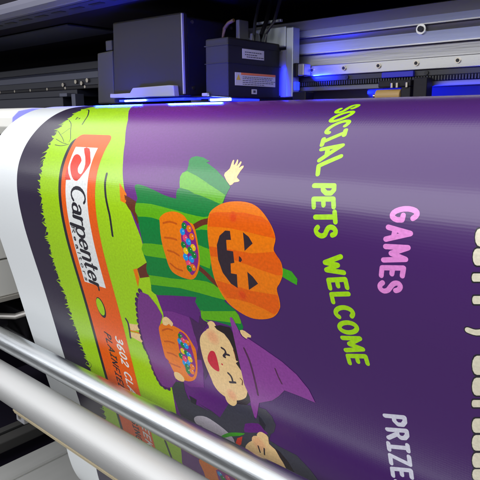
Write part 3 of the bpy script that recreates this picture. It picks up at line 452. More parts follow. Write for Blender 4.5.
[7,'ink','s',[(-8272,3204),(-8260,3201),(-8250,3191),(-8245,3177),(-8245,3161),(-8250,3147),(-8260,3138),(-8272,3134),(-8283,3138),(-8293,3147),(-8298,3161),(-8298,3177),(-8293,3191),(-8283,3201),(-8272,3204)],18],
[7,'ink','s',[(-8300,3284),(-8243,3284)],18],
[7,'ink','s',[(-8261,3284),(-8254,3289),(-8249,3297),(-8245,3309),(-8245,3322),(-8247,3334)],18],
[7,'ink','s',[(-8252,3457),(-8249,3450),(-8245,3440),(-8243,3430),(-8245,3421),(-8248,3412),(-8252,3407),(-8257,3406),(-8262,3408),(-8266,3413),(-8269,3423),(-8272,3436),(-8275,3447),(-8280,3453),(-8284,3457),(-8289,3457),(-8293,3450),(-8298,3440),(-8300,3430),(-8299,3419),(-8295,3408),(-8292,3400)],18],
],
'printed_pumpkin_costume': [
[4,'brown','p',[(-6772,1789),(-6636,1821),(-6473,1869),(-6507,1989),(-6433,2140),(-6487,2196),(-6575,2050),(-6670,1981),(-6737,1909)]],
[4,'orange','p',[(-6906,1627),(-6814,1695),(-6717,1777),(-6729,1918),(-6856,1888)]],
[4,'brown','p',[(-6693,2935),(-6416,2779),(-6416,2905),(-6413,3015),(-6681,3091)]],
[4.5,'orange','p',[(-6801,2967),(-6695,2930),(-6699,3095),(-6789,3273)]],
[5,'green','p',[(-6548,1650),(-6523,1621),(-6464,1612),(-6319,1628),(-6131,1665),(-5913,1716),(-5773,1738),(-5646,1747),(-5654,1680),(-5644,1626),(-5598,1595),(-5622,1527),(-5634,1448),(-5602,1394),(-5536,1343),(-5543,1277),(-5566,1204),(-5536,1163),(-5459,1141),(-5327,1155),(-5180,1204),(-5231,1223),(-5010,1316),(-4808,1435),(-4704,1517),(-4738,1588),(-4776,1685),(-4794,1749),(-4665,1798),(-4971,2175),(-4906,3083),(-4754,3156),(-4696,3226),(-4669,3323),(-4646,3403),(-4674,3453),(-4730,3475),(-4951,3448),(-5228,3456),(-5398,3485),(-5318,3496),(-5408,3459),(-5423,3366),(-5472,3297),(-5506,3225),(-5457,3139),(-5705,3183),(-6004,3238),(-6331,3307),(-6399,3305),(-6465,3268),(-6453,3197),(-6447,3190),(-6426,3031),(-6466,2964),(-6465,2887),(-6421,2783),(-6457,2655),(-6481,2572),(-6426,2480),(-6449,2279),(-6458,2155),(-6507,1989),(-6496,1886),(-6460,1815),(-6506,1723)]],
[6,'leaf_green','p',[(-6496,1886),(-6330,1872),(-6148,1867),(-5900,1884),(-5662,1901),(-5466,1921),(-5245,1934),(-5003,1939),(-5033,1954),(-5034,2008),(-5192,2116),(-5303,2130),(-5578,2142),(-5909,2066),(-5979,2075),(-6156,2059),(-6304,2064),(-6456,2081),(-6514,2019),(-6517,1953)]],
[6,'leaf_green','p',[(-5609,1392),(-5526,1366),(-5333,1416),(-5058,1514),(-5255,1462),(-5025,1527),(-4767,1622),(-4782,1685),(-4811,1746),(-4990,1705),(-5206,1664),(-5396,1641),(-5268,1661),(-5433,1613),(-5598,1595),(-5622,1527),(-5634,1448)]],
[6,'leaf_green','p',[(-6426,2480),(-6225,2453),(-5968,2437),(-5511,2367),(-5232,2325),(-5127,2344),(-5037,2353),(-5000,2276),(-5004,2434),(-5085,2634),(-5267,2610),(-5561,2618),(-5943,2639),(-6201,2657),(-6399,2670),(-6457,2655),(-6481,2572)]],
[6,'leaf_green','p',[(-5184,1949),(-5070,1926),(-4959,1902),(-4964,2092),(-5192,2107)]],
[6,'leaf_green','p',[(-6444,2993),(-6255,2972),(-5917,2942),(-5672,2908),(-5379,2856),(-5184,2841),(-4968,2870),(-4881,3052),(-5140,3059),(-5370,3057),(-5777,3067),(-6158,3117),(-6442,3152),(-6429,3040)]],
[6,'leaf_green','p',[(-5471,3368),(-5188,3296),(-4742,3184),(-4696,3226),(-4669,3323),(-4684,3363),(-4862,3391),(-5102,3429),(-5398,3485),(-5177,3511),(-5339,3512),(-5451,3495),(-5434,3369),(-5373,3326)]],
[6.5,'brown','s',[(-5299,2089),(-5261,2068),(-5208,2039),(-5155,2014),(-5104,1997),(-5054,1985),(-5018,1976),(-5007,1969),(-5010,1965),(-5014,1962)],76.5],
[6.5,'brown','s',[(-5302,2657),(-5277,2669),(-5242,2687),(-5207,2705),(-5171,2728),(-5134,2752),(-5111,2767),(-5118,2765),(-5139,2753),(-5140,2755),(-5096,2783),(-5033,2823),(-4988,2852)],75.9],
[4.5,'skin','p',[(-4856,1377),(-4854,1345),(-4829,1322),(-4811,1302),(-4796,1280),(-4795,1246),(-4798,1211),(-4798,1186),(-4795,1169),(-4785,1162),(-4774,1166),(-4768,1183),(-4762,1205),(-4755,1225),(-4747,1236),(-4739,1222),(-4731,1198),(-4730,1175),(-4729,1156),(-4719,1155),(-4708,1165),(-4700,1188),(-4696,1215),(-4698,1236),(-4698,1247),(-4688,1232),(-4676,1209),(-4669,1189),(-4661,1176),(-4649,1180),(-4640,1193),(-4641,1211),(-4645,1230),(-4650,1252),(-4651,1267),(-4640,1258),(-4623,1243),(-4605,1234),(-4590,1232),(-4584,1241),(-4584,1258),(-4595,1280),(-4609,1304),(-4619,1329),(-4628,1353),(-4637,1373),(-4636,1391),(-4608,1408),(-4582,1423),(-4585,1435),(-4602,1444),(-4629,1449),(-4661,1456),(-4685,1485),(-4718,1497),(-4791,1444)]],
[4.5,'skin','p',[(-4725,3451),(-4635,3458),(-4535,3500),(-4542,3534),(-4606,3547),(-4614,3588),(-4692,3555),(-4720,3515)]],
],
'printed_pumpkin_costume/candy_basket': [
[7,'orange','p',[(-5976,2039),(-5944,2010),(-5900,1981),(-5849,1957),(-5793,1940),(-5730,1927),(-5669,1922),(-5609,1925),(-5550,1935),(-5499,1951),(-5460,1975),(-5429,2005),(-5399,2029),(-5366,2040),(-5334,2046),(-5307,2063),(-5287,2096),(-5273,2140),(-5262,2192),(-5253,2256),(-5248,2329),(-5247,2397),(-5247,2457),(-5250,2512),(-5258,2565),(-5274,2619),(-5295,2672),(-5322,2722),(-5354,2770),(-5390,2815),(-5433,2849),(-5479,2870),(-5531,2879),(-5590,2881),(-5666,2878),(-5751,2867),(-5822,2849),(-5866,2827),(-5894,2798),(-5916,2758),(-5933,2701),(-5945,2634),(-5956,2573),(-5967,2526),(-5976,2485),(-5982,2439),(-5987,2383),(-5990,2324),(-5991,2268),(-5990,2215),(-5987,2165),(-5985,2123),(-5987,2090),(-5988,2065)]],
[8,'berry','p',[(-5510,2042),(-5479,2024),(-5442,2024),(-5406,2035),(-5374,2056),(-5344,2090),(-5319,2132),(-5299,2184),(-5286,2246),(-5277,2309),(-5270,2371),(-5266,2434),(-5271,2496),(-5286,2558),(-5309,2620),(-5338,2676),(-5373,2728),(-5414,2772),(-5449,2797),(-5476,2794),(-5496,2770),(-5513,2734),(-5528,2686),(-5540,2628),(-5550,2567),(-5557,2504),(-5562,2438),(-5565,2376),(-5567,2319),(-5568,2264),(-5562,2210),(-5550,2148),(-5532,2086)]],
[8,'rust','s',[(-5913,2109),(-5876,2098),(-5823,2083),(-5772,2074),(-5722,2075),(-5672,2081),(-5638,2085)],27.1],
[8,'rust','s',[(-5908,2317),(-5876,2314),(-5830,2310),(-5785,2307),(-5741,2308),(-5698,2312),(-5668,2314)],27.9],
[8,'rust','s',[(-5884,2503),(-5853,2504),(-5810,2505),(-5767,2509),(-5726,2520),(-5686,2534),(-5659,2544)],28.5],
[8,'rust','s',[(-5876,2699),(-5847,2715),(-5805,2738),(-5762,2755),(-5718,2762),(-5673,2764),(-5642,2766)],29.3],
[8.6,'green','p',[(-5442,2097),(-5449,2122),(-5467,2140),(-5491,2146),(-5516,2140),(-5534,2122),(-5541,2097),(-5534,2073),(-5516,2055),(-5491,2048),(-5467,2055),(-5449,2073)]],
[10.4,'white','p',[(-5469,2086),(-5473,2093),(-5481,2093),(-5485,2086),(-5481,2079),(-5473,2079)]],
[8.85,'blue','p',[(-5479,2182),(-5486,2207),(-5504,2226),(-5529,2232),(-5554,2226),(-5573,2207),(-5579,2182),(-5573,2157),(-5554,2139),(-5529,2132),(-5504,2139),(-5486,2157)]],
[10.4,'white','p',[(-5506,2171),(-5510,2178),(-5518,2178),(-5523,2171),(-5518,2163),(-5510,2163)]],
[9.1,'orange','p',[(-5348,2124),(-5355,2148),(-5373,2166),(-5397,2173),(-5422,2166),(-5439,2148),(-5446,2124),(-5439,2100),(-5422,2082),(-5397,2075),(-5373,2082),(-5355,2100)]],
[10.4,'white','p',[(-5375,2113),(-5379,2120),(-5387,2120),(-5391,2113),(-5387,2106),(-5379,2106)]],
[9.35,'pink','p',[(-5435,2265),(-5441,2290),(-5460,2308),(-5485,2315),(-5510,2308),(-5528,2290),(-5535,2265),(-5528,2240),(-5510,2221),(-5485,2214),(-5460,2221),(-5441,2240)]],
[10.4,'white','p',[(-5461,2253),(-5465,2260),(-5473,2260),(-5478,2253),(-5473,2245),(-5465,2245)]],
[9.6,'orange','p',[(-5305,2228),(-5312,2252),(-5330,2270),(-5354,2277),(-5379,2270),(-5397,2252),(-5403,2228),(-5397,2203),(-5379,2185),(-5354,2179),(-5330,2185),(-5312,2203)]],
[10.4,'white','p',[(-5331,2216),(-5335,2223),(-5343,2223),(-5348,2216),(-5343,2209),(-5335,2209)]],
[9.85,'blue','p',[(-5380,2308),(-5386,2333),(-5405,2352),(-5430,2358),(-5455,2352),(-5473,2333),(-5480,2308),(-5473,2283),(-5455,2265),(-5430,2258),(-5405,2265),(-5386,2283)]],
[10.4,'white','p',[(-5406,2296),(-5410,2303),(-5418,2303),(-5423,2296),(-5418,2289),(-5410,2289)]],
[8.6,'green','p',[(-5487,2372),(-5494,2397),(-5513,2416),(-5538,2423),(-5564,2416),(-5582,2397),(-5589,2372),(-5582,2346),(-5564,2327),(-5538,2320),(-5513,2327),(-5494,2346)]],
[10.4,'white','p',[(-5514,2359),(-5518,2367),(-5526,2367),(-5531,2359),(-5526,2352),(-5518,2352)]],
[8.85,'yellow','p',[(-5301,2379),(-5308,2404),(-5326,2422),(-5351,2429),(-5376,2422),(-5395,2404),(-5401,2379),(-5395,2354),(-5376,2335),(-5351,2329),(-5326,2335),(-5308,2354)]],
[10.4,'white','p',[(-5328,2366),(-5332,2374),(-5340,2374),(-5344,2366),(-5340,2359),(-5332,2359)]],
[9.1,'yellow','p',[(-5455,2451),(-5462,2476),(-5481,2495),(-5507,2502),(-5532,2495),(-5551,2476),(-5558,2451),(-5551,2425),(-5532,2406),(-5507,2399),(-5481,2406),(-5462,2425)]],
[10.4,'white','p',[(-5482,2438),(-5486,2445),(-5495,2445),(-5499,2438),(-5495,2431),(-5486,2431)]],
[9.35,'green','p',[(-5367,2424),(-5373,2450),(-5392,2468),(-5417,2475),(-5442,2468),(-5461,2450),(-5468,2424),(-5461,2399),(-5442,2380),(-5417,2374),(-5392,2380),(-5373,2399)]],
[10.4,'white','p',[(-5393,2412),(-5397,2419),(-5406,2419),(-5410,2412),(-5406,2405),(-5397,2405)]],
[9.6,'blue','p',[(-5477,2544),(-5483,2570),(-5502,2589),(-5528,2596),(-5554,2589),(-5573,2570),(-5580,2544),(-5573,2518),(-5554,2499),(-5528,2492),(-5502,2499),(-5483,2518)]],
[10.4,'white','p',[(-5503,2531),(-5508,2538),(-5516,2538),(-5521,2531),(-5516,2523),(-5508,2523)]],
[9.85,'green','p',[(-5304,2486),(-5311,2511),(-5329,2530),(-5355,2536),(-5380,2530),(-5398,2511),(-5405,2486),(-5398,2461),(-5380,2442),(-5355,2435),(-5329,2442),(-5311,2461)]],
[10.4,'white','p',[(-5330,2473),(-5335,2480),(-5343,2480),(-5347,2473),(-5343,2466),(-5335,2466)]],
[8.6,'blue','p',[(-5365,2556),(-5372,2582),(-5391,2601),(-5417,2608),(-5442,2601),(-5461,2582),(-5468,2556),(-5461,2531),(-5442,2512),(-5417,2505),(-5391,2512),(-5372,2531)]],
[10.4,'white','p',[(-5392,2543),(-5396,2551),(-5405,2551),(-5409,2543),(-5405,2536),(-5396,2536)]],
[8.85,'pink','p',[(-5432,2634),(-5439,2660),(-5459,2679),(-5485,2686),(-5511,2679),(-5530,2660),(-5537,2634),(-5530,2608),(-5511,2589),(-5485,2582),(-5459,2589),(-5439,2608)]],
[10.4,'white','p',[(-5459,2621),(-5464,2628),(-5472,2628),(-5477,2621),(-5472,2613),(-5464,2613)]],
[9.1,'orange','p',[(-5357,2677),(-5364,2703),(-5383,2722),(-5409,2729),(-5435,2722),(-5454,2703),(-5461,2677),(-5454,2651),(-5435,2632),(-5409,2625),(-5383,2632),(-5364,2651)]],
[10.4,'white','p',[(-5384,2664),(-5388,2671),(-5397,2671),(-5401,2664),(-5397,2656),(-5388,2656)]],
[9.35,'green','p',[(-5437,2704),(-5444,2731),(-5464,2750),(-5490,2757),(-5516,2750),(-5536,2731),(-5543,2704),(-5536,2678),(-5516,2659),(-5490,2652),(-5464,2659),(-5444,2678)]],
[10.4,'white','p',[(-5464,2691),(-5469,2698),(-5478,2698),(-5482,2691),(-5478,2683),(-5469,2683)]],
],
'printed_pumpkin_costume/pumpkin_head': [
[7,'stem_green','s',[(-3917,2442),(-3880,2446),(-3828,2453),(-3783,2463),(-3748,2482),(-3718,2504),(-3699,2520)],81.2],
[7,'stem_green','p',[(-3876,2397),(-3734,2418),(-3658,2497),(-3672,2578),(-3747,2556),(-3875,2513)]],
[8,'orange','p',[(-5033,1937),(-5023,1905),(-5012,1878),(-4995,1854),(-4970,1829),(-4934,1802),(-4891,1775),(-4843,1749),(-4792,1728),(-4737,1711),(-4677,1697),(-4616,1687),(-4556,1680),(-4495,1676),(-4435,1676),(-4376,1680),(-4322,1688),(-4275,1701),(-4233,1717),(-4193,1738),(-4153,1765),(-4111,1798),(-4069,1838),(-4032,1879),(-4001,1918),(-3979,1954),(-3962,1989),(-3951,2024),(-3945,2058),(-3950,2094),(-3963,2130),(-3974,2166),(-3975,2201),(-3957,2234),(-3928,2266),(-3898,2297),(-3876,2330),(-3866,2365),(-3861,2402),(-3861,2439),(-3865,2474),(-3874,2507),(-3887,2538),(-3903,2568),(-3918,2596),(-3934,2621),(-3951,2642),(-3967,2664),(-3976,2690),(-3976,2722),(-3970,2758),(-3962,2796),(-3958,2831),(-3956,2862),(-3956,2892),(-3959,2922),(-3970,2953),(-3990,2989),(-4016,3028),(-4049,3066),(-4086,3099),(-4129,3126),(-4179,3150),(-4231,3170),(-4284,3187),(-4335,3200),(-4388,3210),(-4441,3216),(-4496,3215),(-4556,3207),(-4619,3192),(-4680,3172),(-4735,3151),(-4781,3129),(-4820,3104),(-4856,3076),(-4889,3041),(-4922,2999),(-4951,2951),(-4977,2900),(-4998,2849),(-5015,2800),(-5026,2753),(-5034,2703),(-5041,2645),(-5044,2577),(-5045,2500),(-5044,2424),(-5045,2354),(-5047,2293),(-5050,2236),(-5052,2183),(-5053,2131),(-5051,2078),(-5047,2027),(-5041,1979)]],
[8.5,'deep_orange','p',[(-5004,1881),(-4888,1847),(-4440,1805),(-4147,1825),(-4034,1878),(-3960,2016),(-3951,2054),(-4141,2048),(-4334,2036),(-4673,2022),(-5040,2047)]],
[8.5,'deep_orange','p',[(-5046,2314),(-4729,2299),(-4317,2294),(-3966,2217),(-3876,2330),(-3870,2493),(-3955,2510),(-4175,2489),(-4402,2457),(-4639,2429),(-5036,2445)]],
[8.5,'deep_orange','p',[(-4999,2781),(-4735,2793),(-4386,2807),(-3975,2773),(-3968,2875),(-3983,2980),(-4071,3066),(-4190,3031),(-4419,2992),(-4665,2989),(-4854,3014),(-4975,2881)]],
[8.8,'cheek0','p',[(-4527,1884),(-4533,1913),(-4549,1938),(-4574,1955),(-4604,1961),(-4633,1955),(-4658,1938),(-4675,1913),(-4681,1884),(-4675,1854),(-4658,1829),(-4633,1813),(-4604,1807),(-4574,1813),(-4549,1829),(-4533,1854)]],
[8.9,'cheek1','p',[(-4545,1884),(-4549,1906),(-4562,1926),(-4581,1938),(-4604,1943),(-4626,1938),(-4646,1926),(-4658,1906),(-4663,1884),(-4658,1861),(-4646,1842),(-4626,1829),(-4604,1825),(-4581,1829),(-4562,1842),(-4549,1861)]],
[9,'cheek2','p',[(-4563,1884),(-4566,1900),(-4575,1913),(-4588,1922),(-4604,1925),(-4620,1922),(-4633,1913),(-4642,1900),(-4645,1884),(-4642,1868),(-4633,1855),(-4620,1846),(-4604,1843),(-4588,1846),(-4575,1855),(-4566,1868)]],
[8.8,'cheek0','p',[(-4474,2905),(-4480,2937),(-4499,2965),(-4527,2984),(-4560,2991),(-4593,2984),(-4620,2965),(-4639,2937),(-4646,2905),(-4639,2872),(-4620,2844),(-4593,2825),(-4560,2818),(-4527,2825),(-4499,2844),(-4480,2872)]],
[8.9,'cheek1','p',[(-4494,2905),(-4499,2930),(-4513,2951),(-4534,2965),(-4560,2970),(-4585,2965),(-4606,2951),(-4621,2930),(-4626,2905),(-4621,2879),(-4606,2858),(-4585,2844),(-4560,2839),(-4534,2844),(-4513,2858),(-4499,2879)]],
[9,'cheek2','p',[(-4514,2905),(-4517,2922),(-4527,2937),(-4542,2947),(-4560,2950),(-4577,2947),(-4592,2937),(-4602,2922),(-4606,2905),(-4602,2887),(-4592,2872),(-4577,2862),(-4560,2859),(-4542,2862),(-4527,2872),(-4517,2887)]],
[9.2,'charcoal','p',[(-4657,2057),(-4738,2062),(-4840,2143),(-4900,2275),(-4906,2475),(-4853,2645),(-4732,2778),(-4624,2817),(-4604,2621),(-4705,2626),(-4691,2489),(-4624,2468),(-4625,2316),(-4731,2319),(-4728,2182),(-4646,2170)]],
[9.2,'charcoal','p',[(-4444,2045),(-4353,2090),(-4294,2164),(-4432,2280),(-4433,2166)]],
[9.2,'charcoal','p',[(-4421,2552),(-4337,2603),(-4265,2681),(-4433,2802),(-4425,2671)]],
[9.2,'charcoal','p',[(-4533,2361),(-4501,2378),(-4487,2409),(-4516,2441),(-4546,2435)]],
],
'printed_witch_costume': [
[6,'skin','p',[(-7307,4065),(-7144,4041),(-6978,3996),(-6970,4100),(-7139,4154),(-7313,4212)]],
[6,'skin','p',[(-7332,4240),(-7158,4210),(-7017,4202),(-7017,4374),(-7205,4353),(-7342,4334)]],
[6.4,'orange','s',[(-7324,4205),(-7143,4193),(-7023,4194)],23.5],
[6.4,'plum_dark','s',[(-7370,3993),(-7361,4005),(-7348,4023),(-7338,4042),(-7334,4060),(-7333,4079),(-7334,4105),(-7337,4139),(-7342,4179),(-7348,4222),(-7355,4272),(-7363,4324),(-7369,4361)],43.1],
[6.2,'violet','p',[(-6315,3577),(-6073,3525),(-5716,3529),(-5670,3680),(-5661,4014),(-5633,4362),(-5709,4764),(-6049,4873),(-6447,4761),(-6200,3885)]],
[6.6,'plum_dark','p',[(-5703,3520),(-5534,3581),(-5477,3442),(-5417,3495),(-5336,3538),(-5491,3714),(-5593,3914),(-5603,4089),(-5580,4285),(-5549,4451),(-5655,4608),(-5641,4246),(-5769,4276),(-5641,3991),(-5685,3797)]],
[6.8,'plum_dark','p',[(-6706,3340),(-6713,3367),(-6733,3387),(-6760,3394),(-6787,3387),(-6807,3367),(-6814,3340),(-6807,3313),(-6787,3293),(-6760,3286),(-6733,3293),(-6713,3313)]],
[6.8,'plum_dark','p',[(-6784,3432),(-6791,3459),(-6811,3479),(-6839,3487),(-6866,3479),(-6886,3459),(-6893,3432),(-6886,3404),(-6866,3384),(-6839,3377),(-6811,3384),(-6791,3404)]],
[6.8,'plum_dark','p',[(-6848,3532),(-6855,3560),(-6875,3580),(-6903,3588),(-6931,3580),(-6952,3560),(-6959,3532),(-6952,3504),(-6931,3484),(-6903,3477),(-6875,3484),(-6855,3504)]],
[6.8,'plum_dark','p',[(-6881,3627),(-6889,3655),(-6909,3675),(-6937,3683),(-6965,3675),(-6986,3655),(-6993,3627),(-6986,3599),(-6965,3578),(-6937,3571),(-6909,3578),(-6889,3599)]],
[6.8,'plum_dark','p',[(-6903,3733),(-6910,3762),(-6931,3782),(-6959,3790),(-6988,3782),(-7008,3762),(-7016,3733),(-7008,3705),(-6988,3684),(-6959,3677),(-6931,3684),(-6910,3705)]],
[6.8,'plum_dark','p',[(-6927,3844),(-6934,3872),(-6955,3893),(-6984,3901),(-7012,3893),(-7033,3872),(-7041,3844),(-7033,3815),(-7012,3794),(-6984,3787),(-6955,3794),(-6934,3815)]],
[6.8,'plum_dark','p',[(-6953,3955),(-6961,3983),(-6982,4004),(-7011,4012),(-7039,4004),(-7060,3983),(-7068,3955),(-7060,3926),(-7039,3905),(-7011,3897),(-6982,3905),(-6961,3926)]],
[6.8,'plum_dark','p',[(-6962,4062),(-6970,4091),(-6991,4112),(-7020,4119),(-7049,4112),(-7070,4091),(-7078,4062),(-7070,4033),(-7049,4012),(-7020,4004),(-6991,4012),(-6970,4033)]],
[6.8,'plum_dark','p',[(-6966,4168),(-6973,4197),(-6995,4218),(-7024,4226),(-7053,4218),(-7074,4197),(-7082,4168),(-7074,4139),(-7053,4118),(-7024,4110),(-6995,4118),(-6973,4139)]],
[6.8,'plum_dark','p',[(-6965,4274),(-6972,4303),(-6994,4324),(-7023,4332),(-7052,4324),(-7073,4303),(-7081,4274),(-7073,4245),(-7052,4223),(-7023,4216),(-6994,4223),(-6972,4245)]],
[6.8,'plum_dark','p',[(-6959,4387),(-6967,4417),(-6988,4438),(-7018,4446),(-7047,4438),(-7068,4417),(-7076,4387),(-7068,4358),(-7047,4337),(-7018,4329),(-6988,4337),(-6967,4358)]],
[6.8,'plum_dark','p',[(-6949,4451),(-6957,4481),(-6979,4502),(-7008,4510),(-7037,4502),(-7059,4481),(-7067,4451),(-7059,4422),(-7037,4400),(-7008,4392),(-6979,4400),(-6957,4422)]],
[6.8,'plum_dark','p',[(-6933,4473),(-6941,4503),(-6963,4524),(-6992,4532),(-7021,4524),(-7043,4503),(-7051,4473),(-7043,4444),(-7021,4422),(-6992,4414),(-6963,4422),(-6941,4444)]],
[6.8,'plum_dark','p',[(-6898,4544),(-6906,4573),(-6927,4595),(-6956,4603),(-6986,4595),(-7007,4573),(-7015,4544),(-7007,4515),(-6986,4493),(-6956,4485),(-6927,4493),(-6906,4515)]],
[6.8,'plum_dark','p',[(-6878,4632),(-6886,4662),(-6908,4683),(-6937,4691),(-6966,4683),(-6988,4662),(-6996,4632),(-6988,4603),(-6966,4581),(-6937,4573),(-6908,4581),(-6886,4603)]],
[6.8,'plum_dark','p',[(-6875,4731),(-6883,4761),(-6905,4783),(-6935,4791),(-6964,4783),(-6986,4761),(-6994,4731),(-6986,4702),(-6964,4680),(-6935,4672),(-6905,4680),(-6883,4702)]],
[6.8,'plum_dark','p',[(-6858,4836),(-6866,4866),(-6887,4887),(-6917,4895),(-6947,4887),(-6969,4866),(-6977,4836),(-6969,4806),(-6947,4784),(-6917,4776),(-6887,4784),(-6866,4806)]],
[6.8,'plum_dark','p',[(-6829,4933),(-6837,4962),(-6859,4984),(-6889,4992),(-6919,4984),(-6941,4962),(-6948,4933),(-6941,4903),(-6919,4881),(-6889,4873),(-6859,4881),(-6837,4903)]],
[6.8,'plum_dark','p',[(-6790,5017),(-6798,5046),(-6820,5068),(-6850,5076),(-6880,5068),(-6901,5046),(-6909,5017),(-6901,4987),(-6880,4965),(-6850,4957),(-6820,4965),(-6798,4987)]],
[6.8,'plum_dark','p',[(-6744,5089),(-6752,5119),(-6774,5141),(-6804,5149),(-6834,5141),(-6856,5119),(-6864,5089),(-6856,5060),(-6834,5038),(-6804,5030),(-6774,5038),(-6752,5060)]],
[6.8,'plum_dark','p',[(-6663,5117),(-6671,5147),(-6693,5168),(-6722,5176),(-6752,5168),(-6774,5147),(-6782,5117),(-6774,5087),(-6752,5066),(-6722,5058),(-6693,5066),(-6671,5087)]],
[6.8,'plum_dark','p',[(-6565,5105),(-6573,5134),(-6595,5155),(-6624,5163),(-6653,5155),(-6675,5134),(-6683,5105),(-6675,5075),(-6653,5054),(-6624,5046),(-6595,5054),(-6573,5075)]],
[7,'violet2','p',[(-6760,3340),(-6573,3356),(-6426,3502),(-6341,3672),(-6466,3869),(-6506,4062),(-6513,4218),(-6497,4399),(-6445,4539),(-6380,4691),(-6337,4793),(-6385,4900),(-6531,5063),(-6646,5109),(-6772,5112),(-6850,5017),(-6904,4886),(-6935,4731),(-6942,4587),(-6992,4473),(-7013,4431),(-7023,4274),(-7022,4115),(-7011,3955),(-6970,3788),(-6928,3625),(-6860,3481)]],
[11,'skin','p',[(-6369,3747),(-6349,3717),(-6321,3693),(-6286,3672),(-6246,3662),(-6202,3675),(-6163,3698),(-6134,3724),(-6123,3752),(-6146,3789),(-6179,3814),(-6202,3798),(-6226,3780),(-6255,3801),(-6290,3827),(-6337,3838),(-6376,3833),(-6381,3794)]],
[11,'skin','p',[(-6379,4731),(-6361,4705),(-6328,4689),(-6285,4680),(-6237,4682),(-6185,4704),(-6147,4736),(-6143,4776),(-6163,4814),(-6213,4835),(-6272,4843),(-6324,4840),(-6364,4822),(-6381,4778)]],
[7,'hair','p',[(-5190,3526),(-5034,3510),(-4912,3512),(-4870,3671),(-4842,3823),(-4836,3984),(-4789,4166),(-4738,4336),(-4750,4537),(-4757,4648),(-4850,4748),(-5052,4805),(-5187,4822),(-4990,4485),(-5029,4047)]],
],
'printed_witch_costume/candy_basket': [
[8,'orange','p',[(-6513,3942),(-6497,3908),(-6478,3883),(-6455,3860),(-6431,3839),(-6404,3821),(-6368,3806),(-6321,3796),(-6266,3790),(-6209,3787),(-6149,3788),(-6087,3792),(-6026,3801),(-5968,3815),(-5911,3834),(-5862,3863),(-5821,3909),(-5787,3966),(-5760,4015),(-5741,4044),(-5729,4065),(-5724,4098),(-5724,4148),(-5730,4210),(-5741,4279),(-5755,4358),(-5773,4444),(-5796,4521),(-5821,4582),(-5851,4634),(-5889,4679),(-5940,4718),(-6000,4752),(-6062,4774),(-6127,4785),(-6194,4786),(-6254,4777),(-6304,4759),(-6346,4731),(-6381,4694),(-6408,4640),(-6429,4576),(-6449,4524),(-6474,4502),(-6499,4492),(-6517,4468),(-6525,4416),(-6527,4350),(-6528,4284),(-6530,4222),(-6530,4159),(-6529,4099),(-6526,4042),(-6522,3988)]],
[8.4,'berry','p',[(-6022,3865),(-5989,3851),(-5952,3856),(-5918,3870),(-5890,3891),(-5865,3921),(-5845,3959),(-5829,4005),(-5818,4059),(-5809,4124),(-5800,4207),(-5793,4300),(-5796,4386),(-5814,4459),(-5843,4525),(-5872,4578),(-5897,4617),(-5923,4643),(-5950,4657),(-5980,4659),(-6011,4649),(-6038,4620),(-6057,4567),(-6072,4496),(-6084,4421),(-6097,4343),(-6108,4261),(-6113,4188),(-6111,4131),(-6104,4082),(-6092,4032),(-6074,3971),(-6050,3908)]],
[8.4,'rust','s',[(-6434,3957),(-6398,3937),(-6346,3909),(-6297,3888),(-6251,3880),(-6206,3879),(-6176,3878)],29.7],
[8.4,'rust','s',[(-6444,4160),(-6414,4150),(-6372,4137),(-6328,4126),(-6284,4122),(-6239,4121),(-6208,4120)],30.1],
[8.4,'rust','s',[(-6436,4364),(-6403,4359),(-6357,4351),(-6313,4347),(-6272,4351),(-6233,4357),(-6206,4362)],30.4],
[8.4,'rust','s',[(-6446,4555),(-6411,4556),(-6361,4557),(-6313,4558),(-6266,4557),(-6220,4555),(-6188,4553)],30.7],
[8.6,'green','p',[(-5966,3946),(-5973,3973),(-5993,3992),(-6020,4000),(-6047,3992),(-6066,3973),(-6073,3946),(-6066,3919),(-6047,3900),(-6020,3892),(-5993,3900),(-5973,3919)]],
[10.4,'white','p',[(-5989,3928),(-5994,3937),(-6004,3937),(-6009,3928),(-6004,3919),(-5994,3919)]],
[8.85,'pink','p',[(-5920,4003),(-5927,4030),(-5946,4049),(-5973,4057),(-6000,4049),(-6019,4030),(-6027,4003),(-6019,3976),(-6000,3957),(-5973,3950),(-5946,3957),(-5927,3976)]],
[10.4,'white','p',[(-5942,3985),(-5947,3994),(-5958,3994),(-5963,3985),(-5958,3976),(-5947,3976)]],
[9.1,'blue','p',[(-6005,4046),(-6012,4073),(-6032,4093),(-6059,4100),(-6086,4093),(-6106,4073),(-6113,4046),(-6106,4019),(-6086,3999),(-6059,3992),(-6032,3999),(-6012,4019)]],
[10.4,'white','p',[(-6028,4028),(-6033,4037),(-6043,4037),(-6048,4028),(-6043,4019),(-6033,4019)]],
[9.35,'green','p',[(-5952,4095),(-5959,4122),(-5979,4142),(-6006,4149),(-6032,4142),(-6052,4122),(-6059,4095),(-6052,4069),(-6032,4049),(-6006,4042),(-5979,4049),(-5959,4069)]],
[10.4,'white','p',[(-5975,4077),(-5980,4086),(-5990,4086),(-5995,4077),(-5990,4068),(-5980,4068)]],
[9.6,'orange','p',[(-5832,4015),(-5839,4042),(-5859,4061),(-5885,4068),(-5912,4061),(-5931,4042),(-5938,4015),(-5931,3989),(-5912,3969),(-5885,3962),(-5859,3969),(-5839,3989)]],
[10.4,'white','p',[(-5855,3997),(-5860,4006),(-5870,4006),(-5875,3997),(-5870,3988),(-5860,3988)]],
[9.85,'blue','p',[(-5876,4087),(-5884,4114),(-5903,4134),(-5930,4141),(-5957,4134),(-5976,4114),(-5983,4087),(-5976,4061),(-5957,4041),(-5930,4034),(-5903,4041),(-5884,4061)]],
[10.4,'white','p',[(-5899,4069),(-5905,4078),(-5915,4078),(-5920,4069),(-5915,4060),(-5905,4060)]],
[8.6,'yellow','p',[(-5983,4212),(-5990,4240),(-6010,4259),(-6037,4267),(-6064,4259),(-6084,4240),(-6091,4212),(-6084,4185),(-6064,4165),(-6037,4158),(-6010,4165),(-5990,4185)]],
